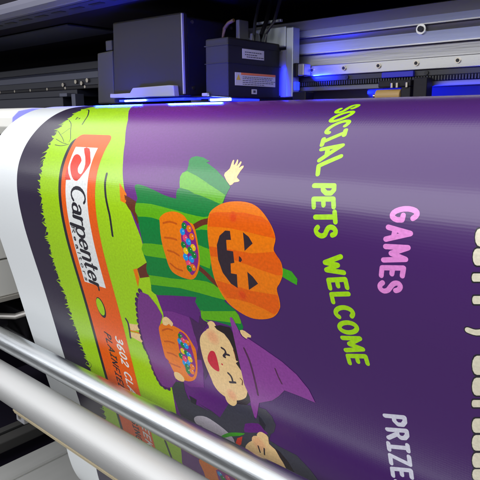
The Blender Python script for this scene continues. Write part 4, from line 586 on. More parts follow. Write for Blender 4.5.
[10.4,'white','p',[(-6006,4193),(-6011,4202),(-6021,4202),(-6027,4193),(-6021,4184),(-6011,4184)]],
[8.85,'green','p',[(-6048,4321),(-6055,4348),(-6076,4368),(-6103,4376),(-6131,4368),(-6151,4348),(-6158,4321),(-6151,4293),(-6131,4273),(-6103,4266),(-6076,4273),(-6055,4293)]],
[10.4,'white','p',[(-6072,4301),(-6077,4310),(-6088,4310),(-6093,4301),(-6088,4292),(-6077,4292)]],
[9.1,'green','p',[(-5905,4224),(-5912,4251),(-5932,4270),(-5959,4278),(-5985,4270),(-6005,4251),(-6012,4224),(-6005,4197),(-5985,4177),(-5959,4170),(-5932,4177),(-5912,4197)]],
[10.4,'white','p',[(-5928,4205),(-5933,4214),(-5943,4214),(-5948,4205),(-5943,4196),(-5933,4196)]],
[9.35,'blue','p',[(-5855,4244),(-5862,4271),(-5882,4290),(-5909,4298),(-5936,4290),(-5955,4271),(-5962,4244),(-5955,4217),(-5936,4197),(-5909,4190),(-5882,4197),(-5862,4217)]],
[10.4,'white','p',[(-5878,4225),(-5883,4234),(-5894,4234),(-5899,4225),(-5894,4216),(-5883,4216)]],
[9.6,'pink','p',[(-5973,4348),(-5981,4375),(-6001,4395),(-6028,4403),(-6055,4395),(-6075,4375),(-6083,4348),(-6075,4321),(-6055,4301),(-6028,4293),(-6001,4301),(-5981,4321)]],
[10.4,'white','p',[(-5997,4329),(-6002,4338),(-6012,4338),(-6018,4329),(-6012,4320),(-6002,4320)]],
[9.85,'yellow','p',[(-5848,4316),(-5855,4343),(-5875,4363),(-5902,4370),(-5929,4363),(-5948,4343),(-5955,4316),(-5948,4289),(-5929,4270),(-5902,4262),(-5875,4270),(-5855,4289)]],
[10.4,'white','p',[(-5871,4297),(-5876,4306),(-5887,4306),(-5892,4297),(-5887,4288),(-5876,4288)]],
[8.6,'blue','p',[(-5904,4395),(-5911,4422),(-5931,4442),(-5958,4449),(-5986,4442),(-6005,4422),(-6013,4395),(-6005,4368),(-5986,4348),(-5958,4340),(-5931,4348),(-5911,4368)]],
[10.4,'white','p',[(-5928,4375),(-5933,4384),(-5943,4384),(-5948,4375),(-5943,4366),(-5933,4366)]],
[8.85,'blue','p',[(-5995,4434),(-6003,4462),(-6023,4482),(-6050,4489),(-6078,4482),(-6098,4462),(-6105,4434),(-6098,4407),(-6078,4386),(-6050,4379),(-6023,4386),(-6003,4407)]],
[10.4,'white','p',[(-6019,4414),(-6024,4424),(-6035,4424),(-6040,4414),(-6035,4405),(-6024,4405)]],
[9.1,'green','p',[(-5953,4487),(-5960,4515),(-5980,4535),(-6008,4542),(-6035,4535),(-6055,4515),(-6063,4487),(-6055,4460),(-6035,4439),(-6008,4432),(-5980,4439),(-5960,4460)]],
[10.4,'white','p',[(-5977,4467),(-5982,4476),(-5992,4476),(-5998,4467),(-5992,4458),(-5982,4458)]],
[9.35,'orange','p',[(-5833,4446),(-5840,4474),(-5860,4493),(-5887,4501),(-5914,4493),(-5934,4474),(-5941,4446),(-5934,4419),(-5914,4400),(-5887,4392),(-5860,4400),(-5840,4419)]],
[10.4,'white','p',[(-5856,4427),(-5861,4436),(-5872,4436),(-5877,4427),(-5872,4418),(-5861,4418)]],
[9.6,'green','p',[(-5953,4564),(-5961,4591),(-5981,4612),(-6009,4619),(-6036,4612),(-6056,4591),(-6064,4564),(-6056,4536),(-6036,4516),(-6009,4509),(-5981,4516),(-5961,4536)]],
[10.4,'white','p',[(-5977,4544),(-5983,4553),(-5993,4553),(-5999,4544),(-5993,4535),(-5983,4535)]],
[9.85,'orange','p',[(-5863,4542),(-5871,4569),(-5891,4589),(-5918,4596),(-5945,4589),(-5965,4569),(-5972,4542),(-5965,4515),(-5945,4495),(-5918,4487),(-5891,4495),(-5871,4515)]],
[10.4,'white','p',[(-5887,4522),(-5892,4531),(-5903,4531),(-5908,4522),(-5903,4513),(-5892,4513)]],
],
'printed_witch_costume/face': [
[7.6,'skin','p',[(-5593,3914),(-5580,3866),(-5560,3824),(-5532,3782),(-5494,3739),(-5448,3696),(-5393,3658),(-5323,3625),(-5246,3596),(-5177,3579),(-5124,3577),(-5079,3585),(-5040,3599),(-5003,3615),(-4972,3636),(-4946,3666),(-4926,3708),(-4911,3759),(-4902,3815),(-4903,3883),(-4909,3956),(-4908,4008),(-4890,4019),(-4865,4008),(-4849,4005),(-4856,4018),(-4872,4038),(-4877,4066),(-4859,4103),(-4829,4148),(-4803,4193),(-4783,4234),(-4765,4277),(-4758,4330),(-4767,4404),(-4786,4489),(-4810,4560),(-4834,4604),(-4863,4635),(-4897,4662),(-4941,4692),(-4990,4719),(-5040,4741),(-5084,4759),(-5128,4773),(-5178,4777),(-5241,4769),(-5310,4751),(-5369,4728),(-5412,4699),(-5444,4664),(-5468,4630),(-5482,4605),(-5488,4580),(-5499,4537),(-5525,4463),(-5556,4371),(-5580,4285),(-5593,4215),(-5600,4151),(-5603,4089),(-5604,4027),(-5602,3968)]],
[7.8,'skin','p',[(-5335,3664),(-5336,3638),(-5329,3601),(-5324,3571),(-5332,3554),(-5343,3542),(-5343,3529),(-5325,3509),(-5296,3488),(-5267,3474),(-5241,3470),(-5214,3474),(-5194,3489),(-5180,3520),(-5172,3561),(-5175,3597),(-5197,3625),(-5230,3647),(-5262,3663),(-5291,3672),(-5317,3673)]],
[7.8,'skin','p',[(-5251,4728),(-5268,4762),(-5262,4808),(-5245,4845),(-5216,4866),(-5176,4878),(-5138,4877),(-5105,4861),(-5073,4834),(-5052,4805),(-5039,4773),(-5037,4740),(-5055,4717),(-5113,4710),(-5193,4713)]],
[8.6,'lip','p',[(-5405,4018),(-5431,4047),(-5458,4085),(-5480,4122),(-5493,4156),(-5500,4190),(-5497,4223),(-5480,4257),(-5454,4289),(-5422,4314),(-5380,4331),(-5332,4339),(-5297,4329),(-5284,4292),(-5283,4237),(-5285,4182),(-5288,4127),(-5295,4072),(-5304,4029),(-5314,4006),(-5326,3996),(-5342,3993),(-5360,3994),(-5382,4002)]],
[8,'blush0','p',[(-5160,3741),(-5170,3793),(-5199,3836),(-5243,3866),(-5295,3876),(-5346,3866),(-5390,3836),(-5419,3793),(-5429,3741),(-5419,3689),(-5390,3646),(-5346,3616),(-5295,3606),(-5243,3616),(-5199,3646),(-5170,3689)]],
[8,'blush0','p',[(-5013,4671),(-5021,4711),(-5044,4745),(-5077,4767),(-5117,4775),(-5157,4767),(-5191,4745),(-5214,4711),(-5222,4671),(-5214,4631),(-5191,4597),(-5157,4575),(-5117,4567),(-5077,4575),(-5044,4597),(-5021,4631)]],
[8.1,'blush1','p',[(-5190,3741),(-5198,3781),(-5220,3815),(-5254,3838),(-5295,3846),(-5335,3838),(-5369,3815),(-5391,3781),(-5399,3741),(-5391,3701),(-5369,3667),(-5335,3644),(-5295,3636),(-5254,3644),(-5220,3667),(-5198,3701)]],
[8.1,'blush1','p',[(-5036,4671),(-5042,4702),(-5060,4728),(-5086,4746),(-5117,4752),(-5148,4746),(-5175,4728),(-5192,4702),(-5198,4671),(-5192,4640),(-5175,4614),(-5148,4596),(-5117,4590),(-5086,4596),(-5060,4614),(-5042,4640)]],
[8.2,'blush2','p',[(-5220,3741),(-5225,3770),(-5242,3794),(-5266,3810),(-5295,3816),(-5323,3810),(-5348,3794),(-5364,3770),(-5369,3741),(-5364,3712),(-5348,3688),(-5323,3672),(-5295,3666),(-5266,3672),(-5242,3688),(-5225,3712)]],
[8.2,'blush2','p',[(-5059,4671),(-5064,4693),(-5076,4712),(-5095,4725),(-5117,4729),(-5139,4725),(-5158,4712),(-5171,4693),(-5175,4671),(-5171,4649),(-5158,4630),(-5139,4618),(-5117,4613),(-5095,4618),(-5076,4630),(-5064,4649)]],
[8.6,'lip','p',[(-5188,4175),(-5193,4187),(-5205,4192),(-5217,4187),(-5222,4175),(-5217,4163),(-5205,4158),(-5193,4163)]],
[8.6,'charcoal','s',[(-5152,3881),(-5137,3884),(-5115,3889),(-5098,3898),(-5089,3910),(-5085,3926),(-5086,3944),(-5099,3967),(-5119,3993),(-5133,4011)],35.1],
[8.6,'charcoal','s',[(-5092,3967),(-5071,3966),(-5044,3964),(-5024,3963)],34.9],
[8.6,'charcoal','s',[(-5113,4294),(-5099,4303),(-5079,4316),(-5063,4334),(-5054,4360),(-5050,4391),(-5047,4414)],35.7],
[8.6,'charcoal','s',[(-5112,4448),(-5077,4438),(-5030,4423),(-4995,4412)],35.7],
[8.6,'charcoal','s',[(-5094,3963),(-5110,3978),(-5131,3998),(-5144,4015),(-5139,4022),(-5124,4024),(-5114,4025)],35.5],
[8.6,'brown','s',[(-4918,3847),(-4914,3861),(-4909,3881),(-4905,3903),(-4903,3929),(-4903,3958),(-4902,3978)],18],
[8.6,'brown','s',[(-4885,4300),(-4874,4307),(-4858,4318),(-4848,4334),(-4852,4358),(-4861,4386),(-4868,4406)],18.3],
[8.3,'hair','p',[(-5213,3543),(-5093,3494),(-4904,3479),(-4852,3585),(-4818,3708),(-4807,4057),(-4772,4237),(-4801,4214),(-4860,4135),(-4919,4061),(-4859,4008),(-4903,4012),(-4905,3903),(-4922,3810),(-4962,3709),(-5041,3619),(-5173,3586)]],
],
'printed_witch_costume/witch_hat': [
[12,'hat','p',[(-4869,3323),(-4839,3295),(-4813,3314),(-4768,3410),(-4711,3558),(-4630,3594),(-4613,3554),(-4358,3643),(-4070,3752),(-3854,3878),(-3691,4047),(-3613,4217),(-3870,4207),(-4096,4210),(-4209,4346),(-4338,4466),(-4591,4606),(-4626,4712),(-4693,4916),(-4728,4902),(-4755,4739),(-4755,4567),(-4824,4374),(-4841,4099),(-4855,3797)]],
[12.4,'hat_line','s',[(-4703,3750),(-4686,3797),(-4661,3865),(-4640,3940),(-4626,4022),(-4615,4112),(-4606,4203),(-4598,4301),(-4592,4400),(-4588,4469)],35.2],
[12.4,'hat_line','s',[(-4202,3906),(-4193,3936),(-4181,3977),(-4168,4018),(-4152,4054),(-4136,4089),(-4124,4114)],24.7],
],
'printed_cat_costume': [
[6,'cat','p',[(-6524,5067),(-6385,4900),(-6184,4834),(-6193,4990),(-6154,5137),(-5976,5190),(-5683,5200),(-5928,5145),(-5641,5173),(-5477,5231),(-5368,5176),(-5203,4903),(-5035,4798),(-4849,4741),(-4721,4719),(-4732,4962),(-4657,4849),(-4625,4692),(-4488,4677),(-4391,4755),(-4341,4881),(-4395,5025),(-4465,5095),(-4515,5221),(-4326,5251),(-4041,5260),(-3840,5406),(-3650,5614),(-3698,6007),(-4533,6511),(-4810,6263),(-6289,6374),(-6429,6005),(-6418,5681),(-6466,5563),(-6506,5341),(-6531,5183)]],
[6.2,'cat','p',[(-5477,5231),(-5319,5305),(-4986,5314),(-4740,5188),(-4993,5348),(-4827,4973),(-4844,4717),(-5187,4822)]],
[6.4,'purple2','p',[(-4988,5290),(-4990,5228),(-4955,5147),(-4948,5121),(-4914,5099),(-4797,5040),(-4676,4997),(-4619,5026),(-4582,5073),(-4528,5095),(-4513,5116),(-4606,5148),(-4740,5188),(-4879,5252)]],
[6.8,'cat_dark','p',[(-4649,4840),(-4595,4875),(-4534,4965),(-4573,5075),(-4614,5029),(-4650,4985)]],
[6.8,'cat_dark','p',[(-6116,5064),(-5950,5083),(-5997,5198),(-6091,5193)]],
[7,'belly','p',[(-6116,5518),(-6093,5484),(-6053,5450),(-6003,5420),(-5941,5392),(-5869,5367),(-5792,5354),(-5710,5359),(-5624,5375),(-5541,5395),(-5460,5419),(-5383,5448),(-5322,5481),(-5279,5514),(-5253,5552),(-5245,5607),(-5258,5703),(-5291,5818),(-5344,5903),(-5426,5938),(-5530,5939),(-5631,5908),(-5724,5825),(-5813,5709),(-5895,5623),(-5969,5602),(-6034,5611),(-6082,5611),(-6111,5586),(-6122,5552)]],
[7.2,'lip_red','p',[(-5226,5598),(-5169,5485),(-5052,5400),(-5110,5576),(-5228,5687)]],
[7.6,'stem_green','p',[(-5533,5613),(-5467,5552),(-5374,5482),(-5291,5434),(-5201,5392),(-5075,5341),(-4986,5314),(-5018,5350),(-5104,5411),(-5215,5468),(-5331,5527),(-5421,5588),(-5488,5632),(-5530,5638)]],
[7.4,'hair','p',[(-4513,5304),(-4441,5320),(-4341,5347),(-4212,5463),(-4108,5640),(-3892,5810),(-4151,6020),(-4333,5678)]],
[8,'skin','p',[(-5041,5629),(-5015,5560),(-4973,5501),(-4926,5448),(-4873,5402),(-4810,5365),(-4758,5327),(-4746,5272),(-4739,5218),(-4708,5174),(-4670,5142),(-4631,5129),(-4591,5131),(-4551,5142),(-4522,5170),(-4526,5230),(-4526,5292),(-4479,5319),(-4424,5345),(-4390,5397),(-4358,5461),(-4312,5526),(-4277,5603),(-4264,5702),(-4295,5815),(-4418,5959),(-4583,6069),(-4763,6057),(-4921,5987),(-4989,5902),(-5017,5806),(-5039,5714)]],
[8.6,'charcoal','s',[(-4752,5438),(-4733,5544)],27.6],
[8.6,'charcoal','s',[(-4638,5430),(-4653,5548)],27.4],
[8.1,'blush0','p',[(-4592,5386),(-4605,5445),(-4643,5492),(-4697,5518),(-4758,5518),(-4812,5492),(-4850,5445),(-4863,5386),(-4850,5327),(-4812,5280),(-4758,5253),(-4697,5253),(-4643,5280),(-4605,5327)]],
[8.2,'blush1','p',[(-4630,5386),(-4640,5428),(-4667,5462),(-4706,5481),(-4749,5481),(-4788,5462),(-4815,5428),(-4825,5386),(-4815,5344),(-4788,5310),(-4749,5291),(-4706,5291),(-4667,5310),(-4640,5344)]],
[7.9,'orange','p',[(-6258,6470),(-6218,6421),(-6150,6385),(-6058,6347),(-5939,6297),(-5798,6246),(-5659,6207),(-5517,6176),(-5376,6156),(-5263,6168),(-5181,6220),(-5126,6303),(-5108,6417),(-5139,6578),(-5208,6772),(-5297,6951),(-5414,7116),(-5554,7267),(-5686,7360),(-5797,7359),(-5896,7295),(-5983,7217),(-6057,7139),(-6118,7047),(-6163,6956),(-6185,6872),(-6190,6788),(-6198,6706),(-6226,6622),(-6257,6540)]],
[8.4,'berry','p',[(-5861,6484),(-5757,6396),(-5610,6373),(-5457,6410),(-5335,6501),(-5293,6657),(-5317,6834),(-5442,7015),(-5595,7126),(-5693,7042),(-5768,6872),(-5843,6670)]],
[8.6,'blue','p',[(-5723,6529),(-5731,6557),(-5752,6578),(-5781,6586),(-5809,6578),(-5830,6557),(-5838,6529),(-5830,6500),(-5809,6479),(-5781,6472),(-5752,6479),(-5731,6500)]],
[10.4,'white','p',[(-5746,6502),(-5752,6512),(-5764,6512),(-5770,6502),(-5764,6491),(-5752,6491)]],
[8.85,'green','p',[(-5669,6586),(-5677,6615),(-5698,6636),(-5726,6643),(-5755,6636),(-5775,6615),(-5783,6586),(-5775,6558),(-5755,6537),(-5726,6530),(-5698,6537),(-5677,6558)]],
[10.4,'white','p',[(-5692,6559),(-5698,6570),(-5710,6570),(-5716,6559),(-5710,6549),(-5698,6549)]],
[9.1,'pink','p',[(-5543,6517),(-5550,6545),(-5571,6566),(-5599,6573),(-5627,6566),(-5647,6545),(-5655,6517),(-5647,6489),(-5627,6469),(-5599,6461),(-5571,6469),(-5550,6489)]],
[10.4,'white','p',[(-5566,6491),(-5571,6501),(-5583,6501),(-5589,6491),(-5583,6481),(-5571,6481)]],
[9.35,'orange','p',[(-5500,6624),(-5508,6652),(-5528,6672),(-5556,6680),(-5584,6672),(-5605,6652),(-5612,6624),(-5605,6596),(-5584,6575),(-5556,6568),(-5528,6575),(-5508,6596)]],
[10.4,'white','p',[(-5523,6597),(-5529,6607),(-5541,6607),(-5547,6597),(-5541,6587),(-5529,6587)]],
[9.6,'yellow','p',[(-5597,6765),(-5605,6793),(-5626,6814),(-5654,6822),(-5682,6814),(-5703,6793),(-5711,6765),(-5703,6737),(-5682,6716),(-5654,6708),(-5626,6716),(-5605,6737)]],
[10.4,'white','p',[(-5621,6738),(-5626,6748),(-5638,6748),(-5644,6738),(-5638,6727),(-5626,6727)]],
[9.85,'blue','p',[(-5443,6765),(-5450,6793),(-5471,6813),(-5499,6820),(-5527,6813),(-5547,6793),(-5554,6765),(-5547,6737),(-5527,6717),(-5499,6709),(-5471,6717),(-5450,6737)]],
[10.4,'white','p',[(-5466,6738),(-5472,6748),(-5483,6748),(-5489,6738),(-5483,6728),(-5472,6728)]],
[8.6,'pink','p',[(-5483,6962),(-5490,6990),(-5511,7011),(-5539,7018),(-5567,7011),(-5588,6990),(-5595,6962),(-5588,6934),(-5567,6913),(-5539,6906),(-5511,6913),(-5490,6934)]],
[10.4,'white','p',[(-5506,6934),(-5512,6944),(-5524,6944),(-5530,6934),(-5524,6924),(-5512,6924)]],
],
'social_lettering': [
[3,'lime_text','s',[(-3560,187),(-3552,177),(-3542,162),(-3535,145),(-3532,127),(-3533,108),(-3537,92),(-3546,81),(-3558,73),(-3571,72),(-3584,78),(-3598,90),(-3610,106),(-3617,127),(-3621,151),(-3626,175),(-3629,199),(-3632,222),(-3637,244),(-3647,262),(-3660,279),(-3674,290),(-3688,294),(-3704,294),(-3717,289),(-3726,279),(-3733,264),(-3736,248),(-3733,228),(-3726,207),(-3721,192)],56],
[3,'lime_text','s',[(-3575,456),(-3541,424),(-3513,387),(-3495,350),(-3489,317),(-3495,293),(-3513,280),(-3540,281),(-3574,294),(-3609,319),(-3642,353),(-3669,390),(-3687,427),(-3694,459),(-3688,482),(-3671,494),(-3644,494),(-3611,480),(-3575,456)],56],
[3,'lime_text','s',[(-3443,582),(-3431,548),(-3430,519),(-3441,498),(-3462,489),(-3490,491),(-3523,504),(-3558,528),(-3590,560),(-3616,595),(-3634,630),(-3641,662),(-3637,686),(-3622,701),(-3597,705)],56],
[3,'lime_text','s',[(-3606,850),(-3390,696)],56],
[3,'lime_text','s',[(-3616,804),(-3595,895)],56],
[3,'lime_text','s',[(-3401,653),(-3379,739)],56],
[3,'lime_text','s',[(-3572,957),(-3330,889),(-3537,1103)],56],
[3,'lime_text','s',[(-3494,939),(-3472,1031)],56],
[3,'lime_text','s',[(-3288,1037),(-3518,1172),(-3494,1271)],56],
[3,'lime_text','s',[(-3499,1405),(-3248,1387),(-3237,1434),(-3264,1471),(-3324,1476),(-3372,1445),(-3384,1397)],56],
[3,'lime_text','s',[(-3201,1613),(-3221,1531),(-3469,1554),(-3449,1638)],56],
[3,'lime_text','s',[(-3345,1543),(-3330,1606)],56],
[3,'lime_text','s',[(-3181,1666),(-3157,1769)],56],
[3,'lime_text','s',[(-3169,1717),(-3415,1746)],56],
[3,'lime_text','s',[(-3185,1913),(-3176,1909),(-3162,1902),(-3152,1894),(-3147,1883),(-3145,1870),(-3148,1858),(-3157,1847),(-3170,1837),(-3185,1831),(-3201,1830),(-3218,1832),(-3233,1839),(-3244,1850),(-3252,1864),(-3259,1879),(-3265,1894),(-3270,1910),(-3279,1922),(-3292,1931),(-3308,1938),(-3325,1940),(-3342,1937),(-3360,1931),(-3374,1922),(-3385,1911),(-3391,1897),(-3394,1885),(-3388,1872),(-3379,1859),(-3371,1851)],56],
[3,'lime_text','s',[(-3073,2131),(-3273,2231),(-3110,2232),(-3258,2314),(-3038,2304)],56],
[3,'lime_text','s',[(-3004,2470),(-3023,2378),(-3237,2429),(-3220,2522)],56],
[3,'lime_text','s',[(-3130,2403),(-3116,2475)],56],
[3,'lime_text','s',[(-2992,2541),(-3209,2594),(-3193,2684)],56],
[3,'lime_text','s',[(-2968,2805),(-2954,2782),(-2950,2760),(-2959,2740),(-2979,2726),(-3007,2718),(-3042,2717),(-3078,2724),(-3112,2738),(-3141,2757),(-3162,2780),(-3171,2803),(-3169,2825),(-3155,2842),(-3131,2854)],56],
[3,'lime_text','s',[(-3016,3023),(-2978,3008),(-2947,2988),(-2925,2965),(-2915,2942),(-2919,2921),(-2937,2905),(-2965,2896),(-3000,2895),(-3039,2902),(-3076,2916),(-3108,2935),(-3130,2958),(-3140,2982),(-3136,3003),(-3119,3019),(-3091,3028),(-3055,3030),(-3016,3023)],56],
[3,'lime_text','s',[(-3115,3121),(-2888,3062),(-3033,3177),(-2862,3193),(-3087,3276)],56],
[3,'lime_text','s',[(-2819,3370),(-2838,3278),(-3068,3346),(-3051,3439)],56],
[3,'lime_text','s',[(-2953,3312),(-2939,3383)],56],
],
'games_lettering': [
[3,'pink_text','s',[(-2311,1635),(-2287,1615),(-2277,1594),(-2281,1576),(-2300,1561),(-2332,1552),(-2372,1549),(-2416,1554),(-2458,1566),(-2493,1583),(-2517,1603),(-2527,1624),(-2522,1643),(-2502,1658),(-2470,1667),(-2418,1662),(-2413,1617)],54],
[3,'pink_text','s',[(-2552,1750),(-2316,1782),(-2566,1871)],54],
[3,'pink_text','s',[(-2477,1764),(-2486,1839)],54],
[3,'pink_text','s',[(-2563,1945),(-2326,1922),(-2500,2005),(-2344,2040),(-2579,2086)],54],
[3,'pink_text','s',[(-2374,2215),(-2362,2132),(-2592,2169),(-2601,2254)],54],
[3,'pink_text','s',[(-2477,2151),(-2485,2215)],54],
[3,'pink_text','s',[(-2445,2386),(-2435,2382),(-2421,2375),(-2410,2366),(-2401,2355),(-2395,2341),(-2393,2329),(-2397,2318),(-2405,2308),(-2415,2302),(-2429,2302),(-2445,2305),(-2460,2312),(-2473,2323),(-2485,2338),(-2497,2354),(-2507,2369),(-2517,2385),(-2528,2398),(-2543,2408),(-2559,2415),(-2574,2418),(-2588,2415),(-2601,2409),(-2611,2400),(-2616,2389),(-2618,2376),(-2615,2363),(-2607,2349),(-2594,2337),(-2585,2328)],54],
],
'prize_lettering': [
[3,'pale_text','s',[(-2655,4018),(-2416,3942),(-2412,4001),(-2442,4055),(-2499,4073),(-2540,4042),(-2545,3983)],55],
[3,'pale_text','s',[(-2636,4204),(-2399,4119),(-2394,4181),(-2424,4232),(-2472,4250),(-2513,4224),(-2517,4161)],55],
[3,'pale_text','s',[(-2514,4213),(-2627,4319)],55],
[3,'pale_text','s',[(-2629,4445),(-2392,4359)],55],
[3,'pale_text','s',[(-2633,4399),(-2626,4491)],55],
[3,'pale_text','s',[(-2396,4318),(-2389,4400)],55],
[3,'pale_text','s',[(-2384,4475),(-2375,4588),(-2620,4567),(-2611,4686)],55],
[3,'pale_text','s',[(-2361,4770),(-2369,4668),(-2604,4762),(-2596,4865)],55],
[3,'pale_text','s',[(-2487,4715),(-2481,4794)],55],
[3,'pale_text','s',[(-2392,4973),(-2382,4965),(-2368,4955),(-2357,4942),(-2351,4927),(-2348,4909),(-2349,4894),(-2356,4882),(-2367,4872),(-2380,4867),(-2395,4868),(-2412,4875),(-2427,4886),(-2438,4902),(-2448,4923),(-2457,4943),(-2465,4964),(-2472,4984),(-2481,5002),(-2495,5016),(-2511,5028),(-2527,5034),(-2543,5034),(-2560,5028),(-2572,5020),(-2580,5007),(-2585,4992),(-2585,4976),(-2579,4959),(-2568,4941),(-2560,4928)],55],
],
'headline_lettering': [
[3,'ink','p',[(-1444,1611),(-1695,1643),(-1712,1657),(-1721,1693),(-1720,1740),(-1709,1785),(-1691,1817),(-1671,1827),(-1419,1790)]],
[3.4,'cream_text','p',[(-1442,1625),(-1685,1656),(-1702,1668),(-1712,1699),(-1712,1739),(-1702,1777),(-1684,1804),(-1664,1812),(-1421,1776)]],
[3,'ink','p',[(-1438,1784),(-1693,1821),(-1710,1836),(-1720,1871),(-1720,1917),(-1712,1961),(-1695,1993),(-1676,2002),(-1419,1957)]],
[3.4,'cream_text','p',[(-1437,1797),(-1684,1834),(-1701,1847),(-1711,1876),(-1712,1915),(-1704,1953),(-1688,1979),(-1669,1986),(-1421,1943)]],
[3,'ink','p',[(-1424,2001),(-1701,2051),(-1709,2060),(-1714,2080),(-1715,2107),(-1711,2133),(-1703,2151),(-1694,2156),(-1416,2102)]],
[3.4,'cream_text','p',[(-1422,2015),(-1691,2064),(-1700,2071),(-1705,2086),(-1707,2105),(-1703,2124),(-1696,2136),(-1686,2140),(-1417,2087)]],
[3,'ink','p',[(-1404,2203),(-1684,2263),(-1693,2272),(-1698,2293),(-1700,2322),(-1696,2349),(-1689,2368),(-1680,2373),(-1398,2308)]],
[3.4,'cream_text','p',[(-1403,2217),(-1675,2276),(-1684,2283),(-1690,2299),(-1691,2320),(-1688,2339),(-1681,2352),(-1672,2355),(-1399,2293)]],
[3,'ink','p',[(-1379,2788),(-1646,2872),(-1668,2895),(-1684,2946),(-1690,3011),(-1684,3072),(-1667,3113),(-1645,3123),(-1374,3027)]],
[3.4,'cream_text','p',[(-1379,2805),(-1637,2886),(-1659,2908),(-1675,2952),(-1681,3008),(-1675,3060),(-1658,3094),(-1636,3101),(-1374,3009)]],
[3,'ink','p',[(-1375,3023),(-1649,3120),(-1670,3143),(-1685,3193),(-1691,3257),(-1686,3318),(-1670,3358),(-1649,3366),(-1370,3257)]],
[3.4,'cream_text','p',[(-1374,3040),(-1640,3135),(-1661,3156),(-1676,3200),(-1682,3254),(-1677,3305),(-1661,3338),(-1640,3344),(-1370,3239)]],
[3,'ink','p',[(-1372,3273),(-1677,3393),(-1686,3405),(-1693,3431),(-1695,3463),(-1693,3494),(-1687,3515),(-1678,3520),(-1370,3393)]],
[3.4,'cream_text','p',[(-1372,3291),(-1668,3409),(-1677,3418),(-1683,3437),(-1686,3460),(-1684,3481),(-1677,3494),(-1669,3497),(-1371,3375)]],
[3,'ink','p',[(-1367,3487),(-1659,3612),(-1677,3634),(-1690,3679),(-1695,3737),(-1690,3790),(-1677,3825),(-1660,3832),(-1364,3696)]],
[3.4,'cream_text','p',[(-1367,3506),(-1650,3628),(-1667,3647),(-1680,3685),(-1685,3732),(-1681,3775),(-1668,3803),(-1650,3807),(-1364,3677)]],
[3,'ink','p',[(-1364,3686),(-1657,3819),(-1676,3844),(-1690,3894),(-1695,3957),(-1690,4016),(-1676,4053),(-1656,4060),(-1360,3916)]],
[3.4,'cream_text','p',[(-1363,3705),(-1647,3835),(-1666,3857),(-1681,3900),(-1686,3953),(-1681,4001),(-1666,4031),(-1647,4035),(-1360,3896)]],
[3,'ink','p',[(-1358,3904),(-1657,4050),(-1675,4074),(-1689,4123),(-1693,4185),(-1688,4241),(-1674,4278),(-1656,4284),(-1353,4128)]],
[3.4,'cream_text','p',[(-1358,3924),(-1647,4066),(-1665,4087),(-1679,4129),(-1684,4180),(-1679,4226),(-1665,4255),(-1646,4258),(-1354,4108)]],
[3,'ink','p',[(-1353,4107),(-1665,4267),(-1678,4286),(-1688,4325),(-1692,4374),(-1688,4419),(-1678,4448),(-1664,4453),(-1349,4284)]],
[3.4,'cream_text','p',[(-1352,4127),(-1655,4283),(-1669,4300),(-1678,4331),(-1682,4369),(-1678,4403),(-1668,4424),(-1654,4426),(-1349,4263)]],
[3,'ink','p',[(-1346,4276),(-1645,4436),(-1667,4466),(-1682,4524),(-1688,4596),(-1682,4663),(-1665,4704),(-1643,4711),(-1340,4536)]],
[3.4,'cream_text','p',[(-1346,4296),(-1635,4452),(-1657,4479),(-1672,4530),(-1678,4591),(-1672,4646),(-1655,4680),(-1634,4683),(-1340,4515)]],
[3,'ink','s',[(-1560,2605),(-1584,2616),(-1617,2630),(-1649,2640),(-1677,2641),(-1704,2637),(-1722,2634)],80],
[3.4,'cream_text','s',[(-1560,2605),(-1584,2616),(-1617,2630),(-1649,2640),(-1677,2641),(-1704,2637),(-1722,2634)],58.2],
],
}
banner = empty('printed_banner', (-.25, .62, 1.2135), 'wide purple vinyl banner with pumpkin, witch and cat costumed children, draped over the printer front', 'banner')
PT = Matrix.Translation(-Vector(banner.location))
def sheet_child(o, parent): o.matrix_parent_inverse = Matrix.Translation(-parent_world(parent)); return o
# the vinyl itself, with real thickness
def make_sheet():
    X0, X1 = -1.118, .66; xs = [X0 + (X1 - X0) * i / 6 for i in range(7)]; ss = [-.96] + s_lines(-.95, 1.58) + [1.58]
    verts = []; offs = []; N = []; T = []; n = len(xs)
    for side in (0, -.0005):
        for s in ss:
            for x in xs: verts.append((x, s)); offs.append(side)
    m = len(ss); tris = []
    for j in range(m - 1):
        for i in range(n - 1):
            a = j * n + i; tris.append((a, a + n, a + n + 1, a + 1)); b = a + m * n; tris.append((b, b + 1, b + n + 1, b + n))
    me = bpy.data.meshes.new('vinyl_sheet'); me.from_pydata([to3d(x, s, o)[0] for (x, s), o in zip(verts, offs)], [], tris)
    ed = [tris_ for tris_ in ()]
    bm = bmesh.new(); bm.from_mesh(me); bm.verts.ensure_lookup_table()
    for j in range(m - 1):
        for i, fl in ((0, 0), (n - 1, 1)):
            a, b = j * n + i, (j + 1) * n + i; c, d = b + m * n, a + m * n
            bm.faces.new([bm.verts[k] for k in ((a, b, c, d) if not fl else (a, d, c, b))])
    bm.to_mesh(me); bm.free(); me.materials.append(VINYL)
    uv = me.uv_layers.new(name='sheet')
    for l in me.loops: uv.data[l.index].uv = verts[l.vertex_index]
    for p in me.polygons: p.use_smooth = True
    NN = [to3d(x, s)[1] * (1 if o == 0 else -1) for (x, s), o in zip(verts, offs)]
    me.normals_split_custom_set_from_vertices(NN)
    o = bpy.data.objects.new('vinyl_sheet', me); link(o, banner); sheet_child(o, banner)
make_sheet()
PART_LABEL = dict(printed_background='purple background with a lime green grassy hill and navy border', printed_logo_bar='orange bar with the white realtor logo panel and street address',
    printed_pumpkin_costume='child in a striped green costume with a pumpkin head', printed_witch_costume='child in a purple witch hat and skirt holding a candy basket',
    printed_cat_costume='child in a dark grey cat costume', social_lettering='lime green words SOCIAL PETS WELCOME', games_lettering='pink word GAMES', prize_lettering='pale word PRIZES', headline_lettering='large cream letters at the right edge')
MADE = {}
